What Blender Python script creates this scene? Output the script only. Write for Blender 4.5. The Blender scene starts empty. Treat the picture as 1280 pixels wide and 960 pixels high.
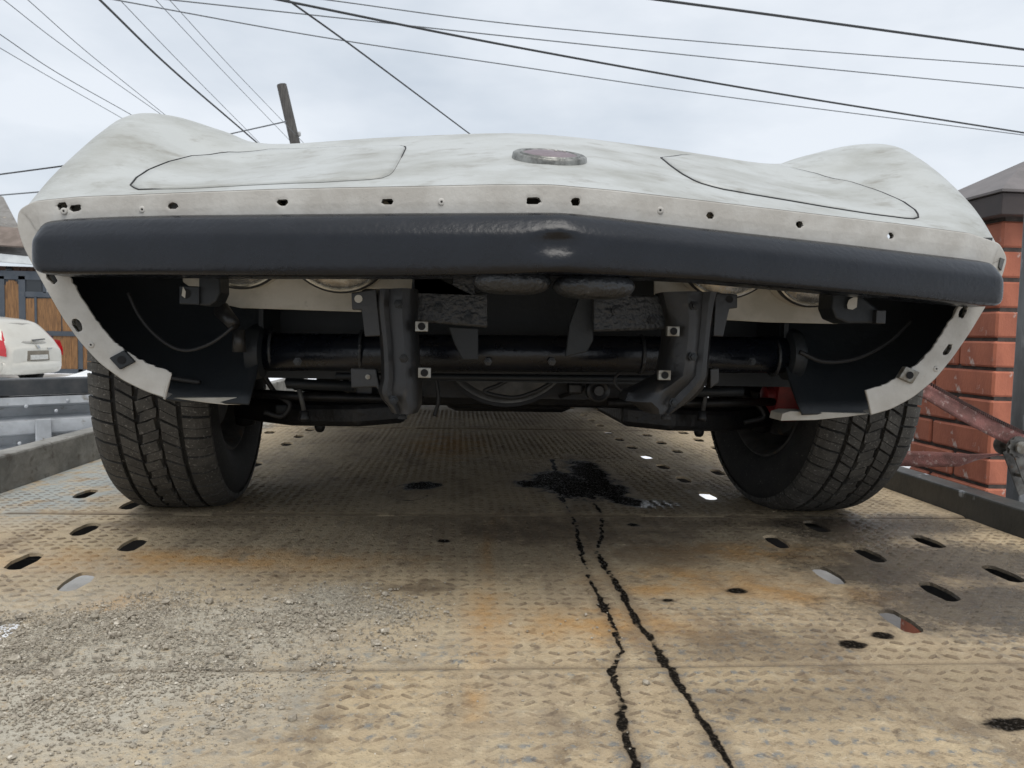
import bpy, bmesh, math, random
import numpy as np
from mathutils import Vector, Matrix
from mathutils.bvhtree import BVHTree
random.seed(7); RNG = np.random.default_rng(11)
SC = bpy.context.scene
COL = SC.collection
# ------------------------------------------------------------------ camera
FPX = 950.0                                   # focal length in photo pixels (photo 1280 wide)
CAM = np.array([-.1303, -1.8243, .4079])
YAW, PITCH, ROLL = .0730, .0644, .0223
_f = np.array([math.sin(YAW)*math.cos(PITCH), math.cos(YAW)*math.cos(PITCH), -math.sin(PITCH)])
_r0 = np.array([math.cos(YAW), -math.sin(YAW), 0.]); _u0 = np.cross(_r0, _f)
_r = _r0*math.cos(ROLL)+_u0*math.sin(ROLL); _u = -_r0*math.sin(ROLL)+_u0*math.cos(ROLL)
cam_d = bpy.data.cameras.new("camera"); cam = bpy.data.objects.new("camera", cam_d); COL.objects.link(cam)
cam.matrix_world = Matrix(((_r[0], _u[0], -_f[0], CAM[0]), (_r[1], _u[1], -_f[1], CAM[1]), (_r[2], _u[2], -_f[2], CAM[2]), (0, 0, 0, 1)))
cam_d.sensor_fit = 'HORIZONTAL'; cam_d.sensor_width = 36; cam_d.lens = 36*FPX/1280
cam_d.clip_start = .02; cam_d.clip_end = 2000
cam_d.dof.use_dof = True; cam_d.dof.focus_distance = 1.15; cam_d.dof.aperture_fstop = 20.0
SC.camera = cam
# ------------------------------------------------------------------ sky
SUN_AZ, SUN_EL = math.radians(174), math.radians(67)
world = bpy.data.worlds.new("World"); SC.world = world; world.use_nodes = True
wn, wl = world.node_tree.nodes, world.node_tree.links; wn.clear()
w_out = wn.new("ShaderNodeOutputWorld"); w_bg = wn.new("ShaderNodeBackground"); w_bg.inputs[1].default_value = .1
sky = wn.new("ShaderNodeTexSky"); sky.sky_type = 'NISHITA'; sky.sun_disc = False
sky.sun_elevation = SUN_EL; sky.sun_rotation = SUN_AZ; sky.dust_density = 2.0
w_tc = wn.new("ShaderNodeTexCoord"); w_mp = wn.new("ShaderNodeMapping"); w_mp.inputs['Scale'].default_value = (1.0, 1.0, 2.6)
w_mp.inputs['Location'].default_value = (.35, .2, .1)
w_nz = wn.new("ShaderNodeTexNoise"); w_nz.inputs['Scale'].default_value = 2.3; w_nz.inputs['Detail'].default_value = 6; w_nz.inputs['Roughness'].default_value = .52
w_rp = wn.new("ShaderNodeValToRGB")
w_rp.color_ramp.elements[0].position = .34; w_rp.color_ramp.elements[0].color = (.48, .53, .59, 1)
w_rp.color_ramp.elements[1].position = .60; w_rp.color_ramp.elements[1].color = (.665, .70, .745, 1)
w_sc = wn.new("ShaderNodeVectorMath"); w_sc.operation = 'SCALE'; w_sc.inputs['Scale'].default_value = 10.0
w_mx = wn.new("ShaderNodeMixRGB"); w_mx.inputs[0].default_value = .90
wl.new(w_tc.outputs['Generated'], w_mp.inputs['Vector']); wl.new(w_mp.outputs[0], w_nz.inputs['Vector'])
wl.new(w_nz.outputs['Fac'], w_rp.inputs[0]); wl.new(w_rp.outputs[0], w_sc.inputs[0])
wl.new(sky.outputs[0], w_mx.inputs[1]); wl.new(w_sc.outputs[0], w_mx.inputs[2])
wl.new(w_mx.outputs[0], w_bg.inputs[0]); wl.new(w_bg.outputs[0], w_out.inputs[0])
sun_d = bpy.data.lights.new("sun", 'SUN'); sun_d.energy = 1.5; sun_d.angle = math.radians(38); sun_d.color = (1, .96, .9)
sun = bpy.data.objects.new("sun", sun_d); COL.objects.link(sun)
_sd = Vector((math.sin(SUN_AZ)*math.cos(SUN_EL), math.cos(SUN_AZ)*math.cos(SUN_EL), math.sin(SUN_EL)))
sun.rotation_euler = _sd.to_track_quat('Z', 'Y').to_euler(); sun.location = (-6, -8, 12)
SC.view_settings.view_transform = 'Standard'; SC.view_settings.look = 'None'
SC.view_settings.exposure = 0.42; SC.view_settings.gamma = 1.0; SC.view_settings.use_curve_mapping = False

# ------------------------------------------------------------------ measuring helpers (photo pixel + known plane -> point in the place)
def ray(x, y): return _f+_r*((x-640)/FPX)-_u*((y-480)/FPX)
def PY(x, y, Y): d = ray(x, y); return CAM+d*((Y-CAM[1])/d[1])
def PZ(x, y, Z=0.0): d = ray(x, y); return CAM+d*((Z-CAM[2])/d[2])
def PX(x, y, X): d = ray(x, y); return CAM+d*((X-CAM[0])/d[0])
VS = .27
def PV(x, y, Y0):
    d = ray(x, y); best = None
    for s in (-1, 1):                          # Y = Y0 + VS*|X|
        t = (Y0+VS*s*CAM[0]-CAM[1])/(d[1]-VS*s*d[0]); p = CAM+d*t
        if best is None or p[0]*s >= 0: best = p
    return best
# ------------------------------------------------------------------ numpy noise
def _hash(ix, iy, seed):
    h = (ix.astype(np.int64)*374761393+iy.astype(np.int64)*668265263+seed*1442695041) & 0xffffffff
    h = ((h ^ (h >> 13))*1274126177) & 0xffffffff
    return ((h ^ (h >> 16)) & 0xffff)/65535.0
def vnoise(x, y, sc, seed=0):
    x = np.asarray(x)*sc; y = np.asarray(y)*sc
    ix = np.floor(x); iy = np.floor(y); fx = x-ix; fy = y-iy
    fx = fx*fx*(3-2*fx); fy = fy*fy*(3-2*fy)
    a = _hash(ix, iy, seed); b = _hash(ix+1, iy, seed); c = _hash(ix, iy+1, seed); d = _hash(ix+1, iy+1, seed)
    return (a*(1-fx)+b*fx)*(1-fy)+(c*(1-fx)+d*fx)*fy
def fnoise(x, y, sc, seed=0, octv=4):
    s = 0; a = 1; t = 0
    for k in range(octv):
        s = s+a*vnoise(x, y, sc*2**k, seed+k*17); t += a; a *= .55
    return s/t
def smooth(a, b, x):
    t = np.clip((x-a)/(b-a), 0, 1); return t*t*(3-2*t)

# ------------------------------------------------------------------ materials
MATS = {}
def _mat(name):
    m = bpy.data.materials.new(name); m.use_nodes = True; MATS[name] = m
    n, l = m.node_tree.nodes, m.node_tree.links
    return m, n, l, n["Principled BSDF"]
def pm(name, c1, c2=None, scale=8., rough=.6, metal=0., bump=0., bscale=60., detail=5., lo=.38, hi=.62, c3=None, s3=40., lo3=.58, hi3=.68, stretch=(1, 1, 1), rough2=None, coat=0., rnd=0., bstretch=None, spec=None):
    """procedural paint: base colour c1 blotched with c2, optional specks c3, roughness and fine relief"""
    m, n, l, b = _mat(name)
    tc = n.new("ShaderNodeTexCoord"); mp = n.new("ShaderNodeMapping"); mp.inputs['Scale'].default_value = stretch
    l.new(tc.outputs['Object'], mp.inputs['Vector'])
    nz = n.new("ShaderNodeTexNoise"); nz.inputs['Scale'].default_value = scale; nz.inputs['Detail'].default_value = detail; nz.inputs['Roughness'].default_value = .62
    l.new(mp.outputs[0], nz.inputs['Vector'])
    mr = n.new("ShaderNodeMapRange"); mr.inputs[1].default_value = lo; mr.inputs[2].default_value = hi; l.new(nz.outputs['Fac'], mr.inputs[0])
    mx = n.new("ShaderNodeMixRGB"); mx.inputs[1].default_value = (*c1, 1); mx.inputs[2].default_value = (*(c2 or c1), 1); l.new(mr.outputs[0], mx.inputs[0])
    out = mx.outputs[0]
    if c3:
        n3 = n.new("ShaderNodeTexNoise"); n3.inputs['Scale'].default_value = s3; n3.inputs['Detail'].default_value = 6; n3.inputs['Roughness'].default_value = .65
        l.new(mp.outputs[0], n3.inputs['Vector'])
        m3 = n.new("ShaderNodeMapRange"); m3.inputs[1].default_value = lo3; m3.inputs[2].default_value = hi3; l.new(n3.outputs['Fac'], m3.inputs[0])
        x3 = n.new("ShaderNodeMixRGB"); x3.inputs[2].default_value = (*c3, 1); l.new(out, x3.inputs[1]); l.new(m3.outputs[0], x3.inputs[0]); out = x3.outputs[0]
    if rnd:
        oi = n.new("ShaderNodeObjectInfo"); hs = n.new("ShaderNodeHueSaturation"); ml = n.new("ShaderNodeMapRange")
        ml.inputs[3].default_value = 1-rnd; ml.inputs[4].default_value = 1+rnd; l.new(oi.outputs['Random'], ml.inputs[0]); l.new(ml.outputs[0], hs.inputs['Value']); l.new(out, hs.inputs['Color']); out = hs.outputs[0]
    l.new(out, b.inputs['Base Color']); b.inputs['Metallic'].default_value = metal
    if spec is not None: b.inputs['Specular IOR Level'].default_value = spec
    if rough2 is None: rough2 = min(1, rough+.12)
    rr = n.new("ShaderNodeMapRange"); rr.inputs[3].default_value = rough; rr.inputs[4].default_value = rough2; l.new(nz.outputs['Fac'], rr.inputs[0]); l.new(rr.outputs[0], b.inputs['Roughness'])
    if coat: b.inputs['Coat Weight'].default_value = coat; b.inputs['Coat Roughness'].default_value = .15
    if bump:
        nb = n.new("ShaderNodeTexNoise"); nb.inputs['Scale'].default_value = bscale; nb.inputs['Detail'].default_value = 4
        if bstretch:
            mb2 = n.new("ShaderNodeMapping"); mb2.inputs['Scale'].default_value = bstretch; l.new(tc.outputs['Object'], mb2.inputs['Vector']); l.new(mb2.outputs[0], nb.inputs['Vector'])
        else: l.new(mp.outputs[0], nb.inputs['Vector'])
        bp = n.new("ShaderNodeBump"); bp.inputs['Strength'].default_value = 1; bp.inputs['Distance'].default_value = bump; l.new(nb.outputs['Fac'], bp.inputs['Height']); l.new(bp.outputs[0], b.inputs['Normal'])
    return m

pm('white_paint', (.445, .457, .44), (.30, .30, .27), scale=9, rough=.30, rough2=.6, detail=12, lo=.42, hi=.72, c3=(.22, .205, .17), s3=26, lo3=.55, hi3=.80, bump=.0004, bscale=220, stretch=(.6, .8, 1.6))
pm('flange_white', (.50, .485, .45), (.41, .39, .355), scale=16, rough=.62, c3=(.30, .27, .23), s3=60, lo3=.66, hi3=.78, bump=.0006, bscale=150)
pm('panel_white', (.50, .48, .43), (.38, .36, .31), scale=14, rough=.45, c3=(.25, .22, .18), s3=45, lo3=.62, hi3=.8, bump=.0005, bscale=120)
pm('black_paint', (.0025, .0036, .0065), (.0045, .006, .010), scale=14, rough=.22, rough2=.33, bump=.0006, bscale=120, spec=.40, c3=(.04, .045, .05), s3=130, lo3=.71, hi3=.77)
pm('black_rough', (.014, .016, .019), (.024, .026, .029), scale=20, rough=.26, rough2=.45, bump=.004, bscale=120, c3=(.09, .09, .09), s3=90, lo3=.63, hi3=.74)
pm('dark_paint', (.006, .009, .0125), (.010, .013, .016), scale=9, rough=.5, bump=.001, bscale=70)
pm('horn_paint', (.012, .013, .015), (.020, .019, .018), scale=11, rough=.34, bump=.0008, bscale=90, c3=(.06, .05, .04), s3=30, lo3=.60, hi3=.80)
pm('oily_metal', (.007, .008, .010), (.014, .013, .012), scale=25, rough=.4, metal=.3, bump=.002, bscale=80)
pm('grey_metal', (.13, .13, .125), (.07, .07, .07), scale=18, rough=.5, metal=.4, bump=.001, bscale=70)
pm('clip_metal', (.30, .30, .28), (.17, .15, .12), scale=60, rough=.42, metal=.7)
pm('hole_dark', (.01, .01, .011), rough=.9)
pm('rubber', (.016, .0157, .0155), (.028, .027, .025), scale=30, rough=.68, rough2=.85, bump=.0008, bscale=300, c3=(.20, .19, .17), s3=170, lo3=.62, hi3=.74, spec=.35)
pm('tread_rubber', (.052, .049, .044), (.082, .077, .068), scale=26, rough=.72, rough2=.9, bump=.001, bscale=320, c3=(.26, .245, .22), s3=190, lo3=.57, hi3=.72, spec=.3)
pm('rim_steel', (.10, .095, .088), (.05, .048, .045), scale=22, rough=.6, metal=.4, c3=(.14, .09, .05), s3=30, bump=.001)
pm('red_paint', (.26, .018, .02), (.12, .012, .014), scale=20, rough=.45, bump=.001)
pm('chrome', (.62, .62, .60), (.4, .4, .38), scale=30, rough=.2, metal=1.)
pm('lamp_reflector', (.72, .72, .70), (.42, .41, .39), scale=60, rough=.12, rough2=.25, metal=.75, bump=.0012, bscale=180, bstretch=(1, .3, .3), coat=.8)
pm('gasket', (.015, .015, .016), rough=.6)
pm('emblem_red', (.13, .085, .095), (.19, .145, .155), scale=40, rough=.35, c3=(.42, .38, .38), s3=90, lo3=.62, hi3=.75)
pm('emblem_metal', (.30, .30, .28), (.13, .13, .12), scale=50, rough=.4, metal=.6, bump=.001, bscale=200)
pm('rail_left', (.30, .29, .265), (.17, .165, .15), scale=9, rough=.75, c3=(.10, .085, .07), s3=25, lo3=.58, hi3=.7, bump=.003, bscale=60)
pm('rail_right', (.035, .038, .038), (.065, .065, .06), scale=8, rough=.45, c3=(.36, .39, .42), s3=14, lo3=.62, hi3=.68, bump=.002, bscale=50)
pm('truck_steel', (.02, .02, .02), (.035, .03, .026), scale=6, rough=.7, bump=.002)
pm('galvanized', (.50, .52, .54), (.38, .395, .41), scale=9, rough=.5, metal=.1, c3=(.22, .20, .17), s3=22, lo3=.6, hi3=.72, bump=.0008, bscale=40)
pm('post_steel', (.27, .28, .29), (.15, .155, .16), scale=10, rough=.55, metal=.25, c3=(.40, .41, .42), s3=30, lo3=.58, hi3=.7, stretch=(1, 1, .35), bump=.001)
pm('dark_steel', (.05, .055, .06), (.09, .09, .09), scale=10, rough=.5, metal=.3)
pm('rust_steel', (.22, .13, .075), (.12, .07, .045), scale=25, rough=.8, bump=.001)
pm('brick', (.45, .145, .08), (.35, .11, .062), scale=13, rough=.62, rnd=.10, c3=(.60, .53, .48), s3=11, lo3=.60, hi3=.66, bump=.0015, bscale=140, stretch=(1, 1, .6))
pm('mortar', (.055, .045, .04), (.10, .08, .07), scale=30, rough=.9, bump=.003)
pm('cap_metal', (.13, .115, .11), (.17, .15, .145), scale=12, rough=.5, bump=.0005)
pm('cap_dark', (.045, .034, .032), (.06, .046, .042), scale=12, rough=.5)
pm('webbing', (.30, .135, .12), (.17, .085, .075), scale=30, rough=.85, c3=(.46, .36, .33), s3=70, lo3=.56, hi3=.7, bump=.002, bscale=400)
pm('webbing_dark', (.045, .03, .028), (.10, .05, .045), scale=60, rough=.9)
pm('ratchet_metal', (.20, .195, .18), (.09, .085, .08), scale=40, rough=.42, metal=.75, c3=(.15, .08, .04), s3=50, lo3=.6, hi3=.7)
pm('wood_board', (.30, .155, .06), (.17, .085, .035), scale=6, rough=.6, stretch=(6, 6, .5), c3=(.10, .05, .025), s3=7, lo3=.56, hi3=.66)
pm('wood_old', (.14, .075, .05), (.08, .05, .04), scale=5, rough=.8, stretch=(5, 5, .5))
pm('gate_steel', (.055, .068, .085), (.08, .09, .105), scale=4, rough=.55)
pm('slate', (.24, .23, .215), (.15, .14, .13), scale=3, rough=.9, c3=(.30, .27, .22), s3=6, bump=.01, bscale=10)
pm('roof_brown', (.22, .175, .15), (.15, .12, .10), scale=3, rough=.85)
pm('fascia_pale', (.58, .60, .60), (.42, .44, .45), scale=2, rough=.6)
pm('car_paint', (.56, .54, .48), (.50, .475, .415), scale=.9, rough=.25, c3=(.44, .41, .35), s3=1.2, lo3=.5, hi3=.8, coat=.4)
pm('car_glass', (.30, .285, .25), (.25, .235, .2), scale=2, rough=.12, coat=.6)
pm('tail_red', (.55, .012, .02), (.42, .01, .015), scale=4, rough=.15, coat=.7)
pm('tail_clear', (.55, .50, .48), rough=.2, coat=.6)
pm('plate_white', (.55, .54, .5), (.42, .41, .38), scale=20, rough=.5)
pm('car_trim', (.03, .03, .032), rough=.5)
pm('mud', (.21, .18, .14), (.15, .13, .1), scale=5, rough=.8)
pm('snow', (.80, .82, .84), (.66, .67, .67), scale=1.6, rough=.8, bump=.02, bscale=9)
pm('pole_wood', (.045, .043, .041), (.085, .08, .074), scale=6, rough=.9, stretch=(4, 4, .4), bump=.01, bscale=20)
pm('cable', (.03, .032, .034), rough=.6)
pm('cable_grey', (.13, .14, .15), rough=.6)
pm('porcelain', (.35, .35, .34), rough=.3)
pm('stone', (.42, .375, .30), (.22, .19, .15), scale=150, rough=.9, c3=(.62, .57, .48), s3=110, lo3=.57, hi3=.65)
pm('hose', (.018, .018, .019), rough=.55)
pm('window_dark', (.03, .035, .04), rough=.15)

def ground_mat():
    m, n, l, b = _mat('ground')
    tc = n.new("ShaderNodeTexCoord")
    a = n.new("ShaderNodeTexNoise"); a.inputs['Scale'].default_value = .45; a.inputs['Detail'].default_value = 8; l.new(tc.outputs['Object'], a.inputs['Vector'])
    r = n.new("ShaderNodeValToRGB"); e = r.color_ramp.elements
    e[0].position = .40; e[0].color = (.13, .12, .11, 1); e[1].position = .52; e[1].color = (.80, .81, .83, 1)
    x = e.new(.47); x.color = (.36, .35, .33, 1); l.new(a.outputs['Fac'], r.inputs[0]); l.new(r.outputs[0], b.inputs['Base Color'])
    b.inputs['Roughness'].default_value = .75
    bb = n.new("ShaderNodeTexNoise"); bb.inputs['Scale'].default_value = 6; bb.inputs['Detail'].default_value = 6; l.new(tc.outputs['Object'], bb.inputs['Vector'])
    bp = n.new("ShaderNodeBump"); bp.inputs['Distance'].default_value = .05; l.new(bb.outputs['Fac'], bp.inputs['Height']); l.new(bp.outputs[0], b.inputs['Normal'])
ground_mat()

def deck_mat():
    m, n, l, b = _mat('deck')
    tc = n.new("ShaderNodeTexCoord")
    def noise(s, d=6, rg=.6, st=(1, 1, 1)):
        mp = n.new("ShaderNodeMapping"); mp.inputs['Scale'].default_value = st; l.new(tc.outputs['Object'], mp.inputs['Vector'])
        z = n.new("ShaderNodeTexNoise"); z.inputs['Scale'].default_value = s; z.inputs['Detail'].default_value = d; z.inputs['Roughness'].default_value = rg; l.new(mp.outputs[0], z.inputs['Vector']); return z.outputs['Fac']
    def mr(x, a, c, lo=0., hi=1.):
        z = n.new("ShaderNodeMapRange"); z.interpolation_type = 'SMOOTHSTEP'; z.inputs[1].default_value = a; z.inputs[2].default_value = c; z.inputs[3].default_value = lo; z.inputs[4].default_value = hi; l.new(x, z.inputs[0]); return z.outputs[0]
    def mix(f, c1, c2, mode='MIX'):
        z = n.new("ShaderNodeMixRGB"); z.blend_type = mode
        if isinstance(f, float): z.inputs[0].default_value = f
        else: l.new(f, z.inputs[0])
        for k, c in ((1, c1), (2, c2)):
            if isinstance(c, tuple): z.inputs[k].default_value = (*c, 1)
            else: l.new(c, z.inputs[k])
        return z.outputs[0]
    def at(nm):
        z = n.new("ShaderNodeAttribute"); z.attribute_name = nm; return z.outputs['Fac']
    def ma(op, x, y):
        z = n.new("ShaderNodeMath"); z.operation = op
        for k, v in ((0, x), (1, y)):
            if isinstance(v, float): z.inputs[k].default_value = v
            else: l.new(v, z.inputs[k])
        return z.outputs[0]
    big = noise(3.2, 8); mid = noise(13, 8, .65); fine = noise(75, 6, .7); vf = noise(260, 4, .6)
    streak = noise(9, 8, .7, (1., .35, 1)); lump = noise(34, 7, .72)
    c = mix(mr(big, .35, .65), (.55, .43, .272), (.43, .335, .22))
    c = mix(mr(mid, .48, .72, 0, .8), c, (.60, .485, .31))
    c = mix(mr(mid, .45, .30, 0, .85), c, (.215, .155, .095))
    c = mix(mr(streak, .50, .68, 0, .70), c, (.20, .15, .10))
    c = mix(mr(lump, .53, .66, 0, .60), c, (.64, .53, .36))
    c = mix(mr(lump, .45, .33, 0, .70), c, (.165, .12, .08))
    c = mix(ma('MULTIPLY', at('worn'), mr(fine, .47, .58)), c, (.235, .235, .22))          # bare steel between the lugs
    c = mix(mr(fine, .61, .72, 0, .55), c, (.68, .58, .42))
    c = mix(mr(vf, .60, .72, 0, .55), c, (.135, .098, .063))
    c = mix(mr(vf, .36, .26, 0, .6), c, (.70, .64, .54))
    c = mix(ma('MULTIPLY', at('blue'), mr(mid, .36, .56)), c, (.36, .40, .40))
    c = mix(ma('MULTIPLY', at('lug'), mr(fine, .28, .46, .55, 1.)), c, (.10, .066, .042))
    c = mix(ma('MULTIPLY', at('rust'), mr(mid, .34, .56)), c, (.50, .27, .085))
    c = mix(ma('MULTIPLY', at('sand'), mr(fine, .3, .5)), c, (.50, .46, .375))
    c = mix(ma('MULTIPLY', at('grime_shade'), mr(mid, .25, .55, .45, 1.)), c, (.135, .098, .063))  # deck dirt plus the painted shadow band in front of the car
    wetm = mr(ma('ADD', at('wet'), ma('ADD', ma('MULTIPLY', ma('SUBTRACT', mid, .5), 1.1), ma('MULTIPLY', ma('SUBTRACT', fine, .5), .8))), .34, .86)
    c = mix(wetm, c, mix(.75, c, (.05, .045, .04)))
    oilm = mr(ma('ADD', at('oil'), ma('MULTIPLY', ma('SUBTRACT', fine, .5), .55)), .40, .62)
    c = mix(oilm, c, mix(mr(vf, .4, .7), (.009, .008, .007), (.034, .027, .020)))
    l.new(c, b.inputs['Base Color'])
    rg = mr(mid, .3, .7, .62, .82)
    z = n.new("ShaderNodeMix"); z.data_type = 'FLOAT'; l.new(wetm, z.inputs[0]); l.new(rg, z.inputs[2]); z.inputs[3].default_value = .16
    z2 = n.new("ShaderNodeMix"); z2.data_type = 'FLOAT'; l.new(oilm, z2.inputs[0]); l.new(z.outputs[0], z2.inputs[2]); l.new(mr(fine, .35, .65, .28, .55), z2.inputs[3])
    l.new(z2.outputs[0], b.inputs['Roughness']); z3 = n.new('ShaderNodeMix'); z3.data_type = 'FLOAT'; l.new(oilm, z3.inputs[0]); z3.inputs[2].default_value = .4; l.new(mr(vf, .56, .66, .0, .35), z3.inputs[3]); l.new(z3.outputs[0], b.inputs['Specular IOR Level'])
    bp = n.new("ShaderNodeBump"); bp.inputs['Distance'].default_value = .0040; l.new(ma('ADD', ma('ADD', fine, ma('MULTIPLY', vf, .5)), lump), bp.inputs['Height'])
    l.new(ma('SUBTRACT', 1.0, ma('MULTIPLY', oilm, .55)), bp.inputs['Strength'])
    l.new(bp.outputs[0], b.inputs['Normal'])
deck_mat()

# ------------------------------------------------------------------ object helpers
def setp(o, label=None, cat=None, group=None, kind=None):
    if label: o['label'] = label
    if cat: o['category'] = cat
    if group: o['group'] = group
    if kind: o['kind'] = kind
    return o
def mk(name, verts, faces, mat, parent=None, sm=True, bevel=0, auto=None):
    me = bpy.data.meshes.new(name); me.from_pydata([tuple(map(float, v)) for v in verts], [], [tuple(f) for f in faces])
    me.materials.append(MATS[mat]); me.update()
    if sm: me.polygons.foreach_set('use_smooth', [True]*len(me.polygons))
    o = bpy.data.objects.new(name, me); COL.objects.link(o)
    if parent: setparent(o, parent)
    if auto is not None and sm: sharp(me, auto)
    if bevel:
        bv = o.modifiers.new('b', 'BEVEL'); bv.width = bevel; bv.segments = 2; bv.limit_method = 'ANGLE'; bv.angle_limit = math.radians(40)
    return o
def sharp(me, deg):
    bm = bmesh.new(); bm.from_mesh(me); a = math.radians(deg)
    for e in bm.edges:
        if len(e.link_faces) == 2 and e.calc_face_angle(0) > a: e.smooth = False
    bm.to_mesh(me); bm.free()
def setparent(o, p):
    o.parent = p; m = Matrix.Identity(4); q = p
    o.matrix_parent_inverse = world_of(p).inverted()
def world_of(p):
    m = p.matrix_basis.copy()
    if p.parent: m = world_of(p.parent) @ p.matrix_parent_inverse @ m
    return m
def empty(name, loc, label=None, cat=None, group=None):
    o = bpy.data.objects.new(name, None); COL.objects.link(o); o.location = loc; o.empty_display_size = .1
    return setp(o, label, cat, group)
class MB:
    def __init__(s): s.v = []; s.f = []
    def add(s, v, f):
        b = len(s.v); s.v += [tuple(p) for p in v]; s.f += [tuple(i+b for i in q) for q in f]; return s
    def box(s, a, b):
        x0, y0, z0 = a; x1, y1, z1 = b
        return s.add([(x0, y0, z0), (x1, y0, z0), (x1, y1, z0), (x0, y1, z0), (x0, y0, z1), (x1, y0, z1), (x1, y1, z1), (x0, y1, z1)],
                     [(0, 3, 2, 1), (4, 5, 6, 7), (0, 1, 5, 4), (1, 2, 6, 5), (2, 3, 7, 6), (3, 0, 4, 7)])
    def prism(s, poly, d):                      # poly: list of 3d points (planar-ish), d: extrusion vector
        n = len(poly); p = [np.array(q, float) for q in poly]; d = np.array(d, float)
        return s.add(p+[q+d for q in p], [tuple(range(n)), tuple(range(2*n-1, n-1, -1))]+[(i, n+i, n+(i+1) % n, (i+1) % n) for i in range(n)])
    def tube(s, pts, r, k=10, cap=True):
        pts = [np.array(p, float) for p in pts]; n = len(pts); rs = r if hasattr(r, '__len__') else [r]*n
        V = []; up = None
        for i in range(n):
            t = pts[min(i+1, n-1)]-pts[max(i-1, 0)]; t = t/(np.linalg.norm(t)+1e-9)
            if up is None: up = np.array([0, 0, 1.]) if abs(t[2]) < .9 else np.array([1., 0, 0])
            a = np.cross(t, up); a /= np.linalg.norm(a)+1e-9; bb = np.cross(a, t); up = bb
            for j in range(k):
                w = 2*math.pi*j/k; V.append(pts[i]+rs[i]*(a*math.cos(w)+bb*math.sin(w)))
        F = [(i*k+j, i*k+(j+1) % k, (i+1)*k+(j+1) % k, (i+1)*k+j) for i in range(n-1) for j in range(k)]
        if cap: F += [tuple(range(k-1, -1, -1)), tuple((n-1)*k+j for j in range(k))]
        return s.add(V, F)
    def lathe(s, prof, c, axis, k=32, a0=0, a1=2*math.pi):   # prof: (along, radius)
        axis = np.array(axis, float); axis /= np.linalg.norm(axis); up = np.array([0, 0, 1.]) if abs(axis[2]) < .9 else np.array([1., 0, 0])
        e1 = np.cross(axis, up); e1 /= np.linalg.norm(e1); e2 = np.cross(e1, axis); c = np.array(c, float); n = len(prof)
        V = [c+axis*al+(e1*math.cos(a0+(a1-a0)*j/k)+e2*math.sin(a0+(a1-a0)*j/k))*rr for j in range(k) for al, rr in prof]
        F = [(j*n+i, j*n+i+1, ((j+1) % k)*n+i+1, ((j+1) % k)*n+i) for j in range(k) for i in range(n-1)]
        return s.add(V, F)
    def build(s, name, mat, parent=None, sm=True, bevel=0, auto=None): return mk(name, s.v, s.f, mat, parent, sm, bevel, auto)
def inside_poly(px, py, poly):
    r = np.zeros(px.shape, bool); n = len(poly)
    for i in range(n):
        x0, y0 = poly[i]; x1, y1 = poly[(i+1) % n]
        c = ((y0 > py) != (y1 > py)) & (px < (x1-x0)*(py-y0)/((y1-y0) if y1 != y0 else 1e-12)+x0); r ^= c
    return r
def nearest_on(p, poly):
    best = None
    for i in range(len(poly)):
        a = np.array(poly[i]); b = np.array(poly[(i+1) % len(poly)]); ab = b-a
        t = np.clip(np.dot(p-a, ab)/(ab@ab+1e-15), 0, 1); q = a+ab*t; d = np.sum((p-q)**2)
        if best is None or d < best[0]: best = (d, q)
    return best[1]
def holed_grid(us, vs, holes):
    """grid over us x vs with polygon holes; returns 2d points, quads, rim edges"""
    U, V = np.meshgrid(us, vs, indexing='ij'); nu, nv = U.shape; flag = np.zeros(U.shape, int)-1
    for h, poly in enumerate(holes):
        P = np.array(poly); bx = (U > P[:, 0].min()) & (U < P[:, 0].max()) & (V > P[:, 1].min()) & (V < P[:, 1].max())
        if not bx.any(): continue
        idx = np.where(bx); ins = inside_poly(U[idx], V[idx], poly)
        flag[idx[0][ins], idx[1][ins]] = h
    fi = flag >= 0
    dead = fi[:-1, :-1] & fi[1:, :-1] & fi[1:, 1:] & fi[:-1, 1:]
    used = np.zeros(U.shape, bool)
    al = ~dead; used[:-1, :-1] |= al; used[1:, :-1] |= al; used[1:, 1:] |= al; used[:-1, 1:] |= al
    for i, j in zip(*np.where(fi & used)):
        q = nearest_on(np.array([U[i, j], V[i, j]]), holes[flag[i, j]]); U[i, j], V[i, j] = q
    idm = -np.ones(U.shape, int); idm[used] = np.arange(used.sum())
    I, J = np.where(al)
    quads = np.stack([idm[I, J], idm[I+1, J], idm[I+1, J+1], idm[I, J+1]], 1)
    rim = []
    for i, j in zip(*np.where(dead)):
        for (a, b, ni, nj) in (((i, j), (i+1, j), i, j-1), ((i+1, j), (i+1, j+1), i+1, j), ((i+1, j+1), (i, j+1), i, j+1), ((i, j+1), (i, j), i-1, j)):
            if 0 <= ni < nu-1 and 0 <= nj < nv-1 and not dead[ni, nj]: rim.append((idm[a], idm[b]))
    return np.stack([U[used], V[used]], 1), quads, rim
def cr(P, t):                                    # Catmull-Rom through rows of P at t in [0,n-1]
    n = len(P); i = min(int(t), n-2); f = t-i
    p0 = P[max(i-1, 0)] if i > 0 else 2*P[0]-P[1]
    p1, p2 = P[i], P[i+1]; p3 = P[i+2] if i+2 < n else 2*P[-1]-P[-2]
    return .5*((2*p1)+(p2-p0)*f+(2*p0-5*p1+4*p2-p3)*f*f+(3*p1-p0-3*p2+p3)*f**3)

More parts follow.
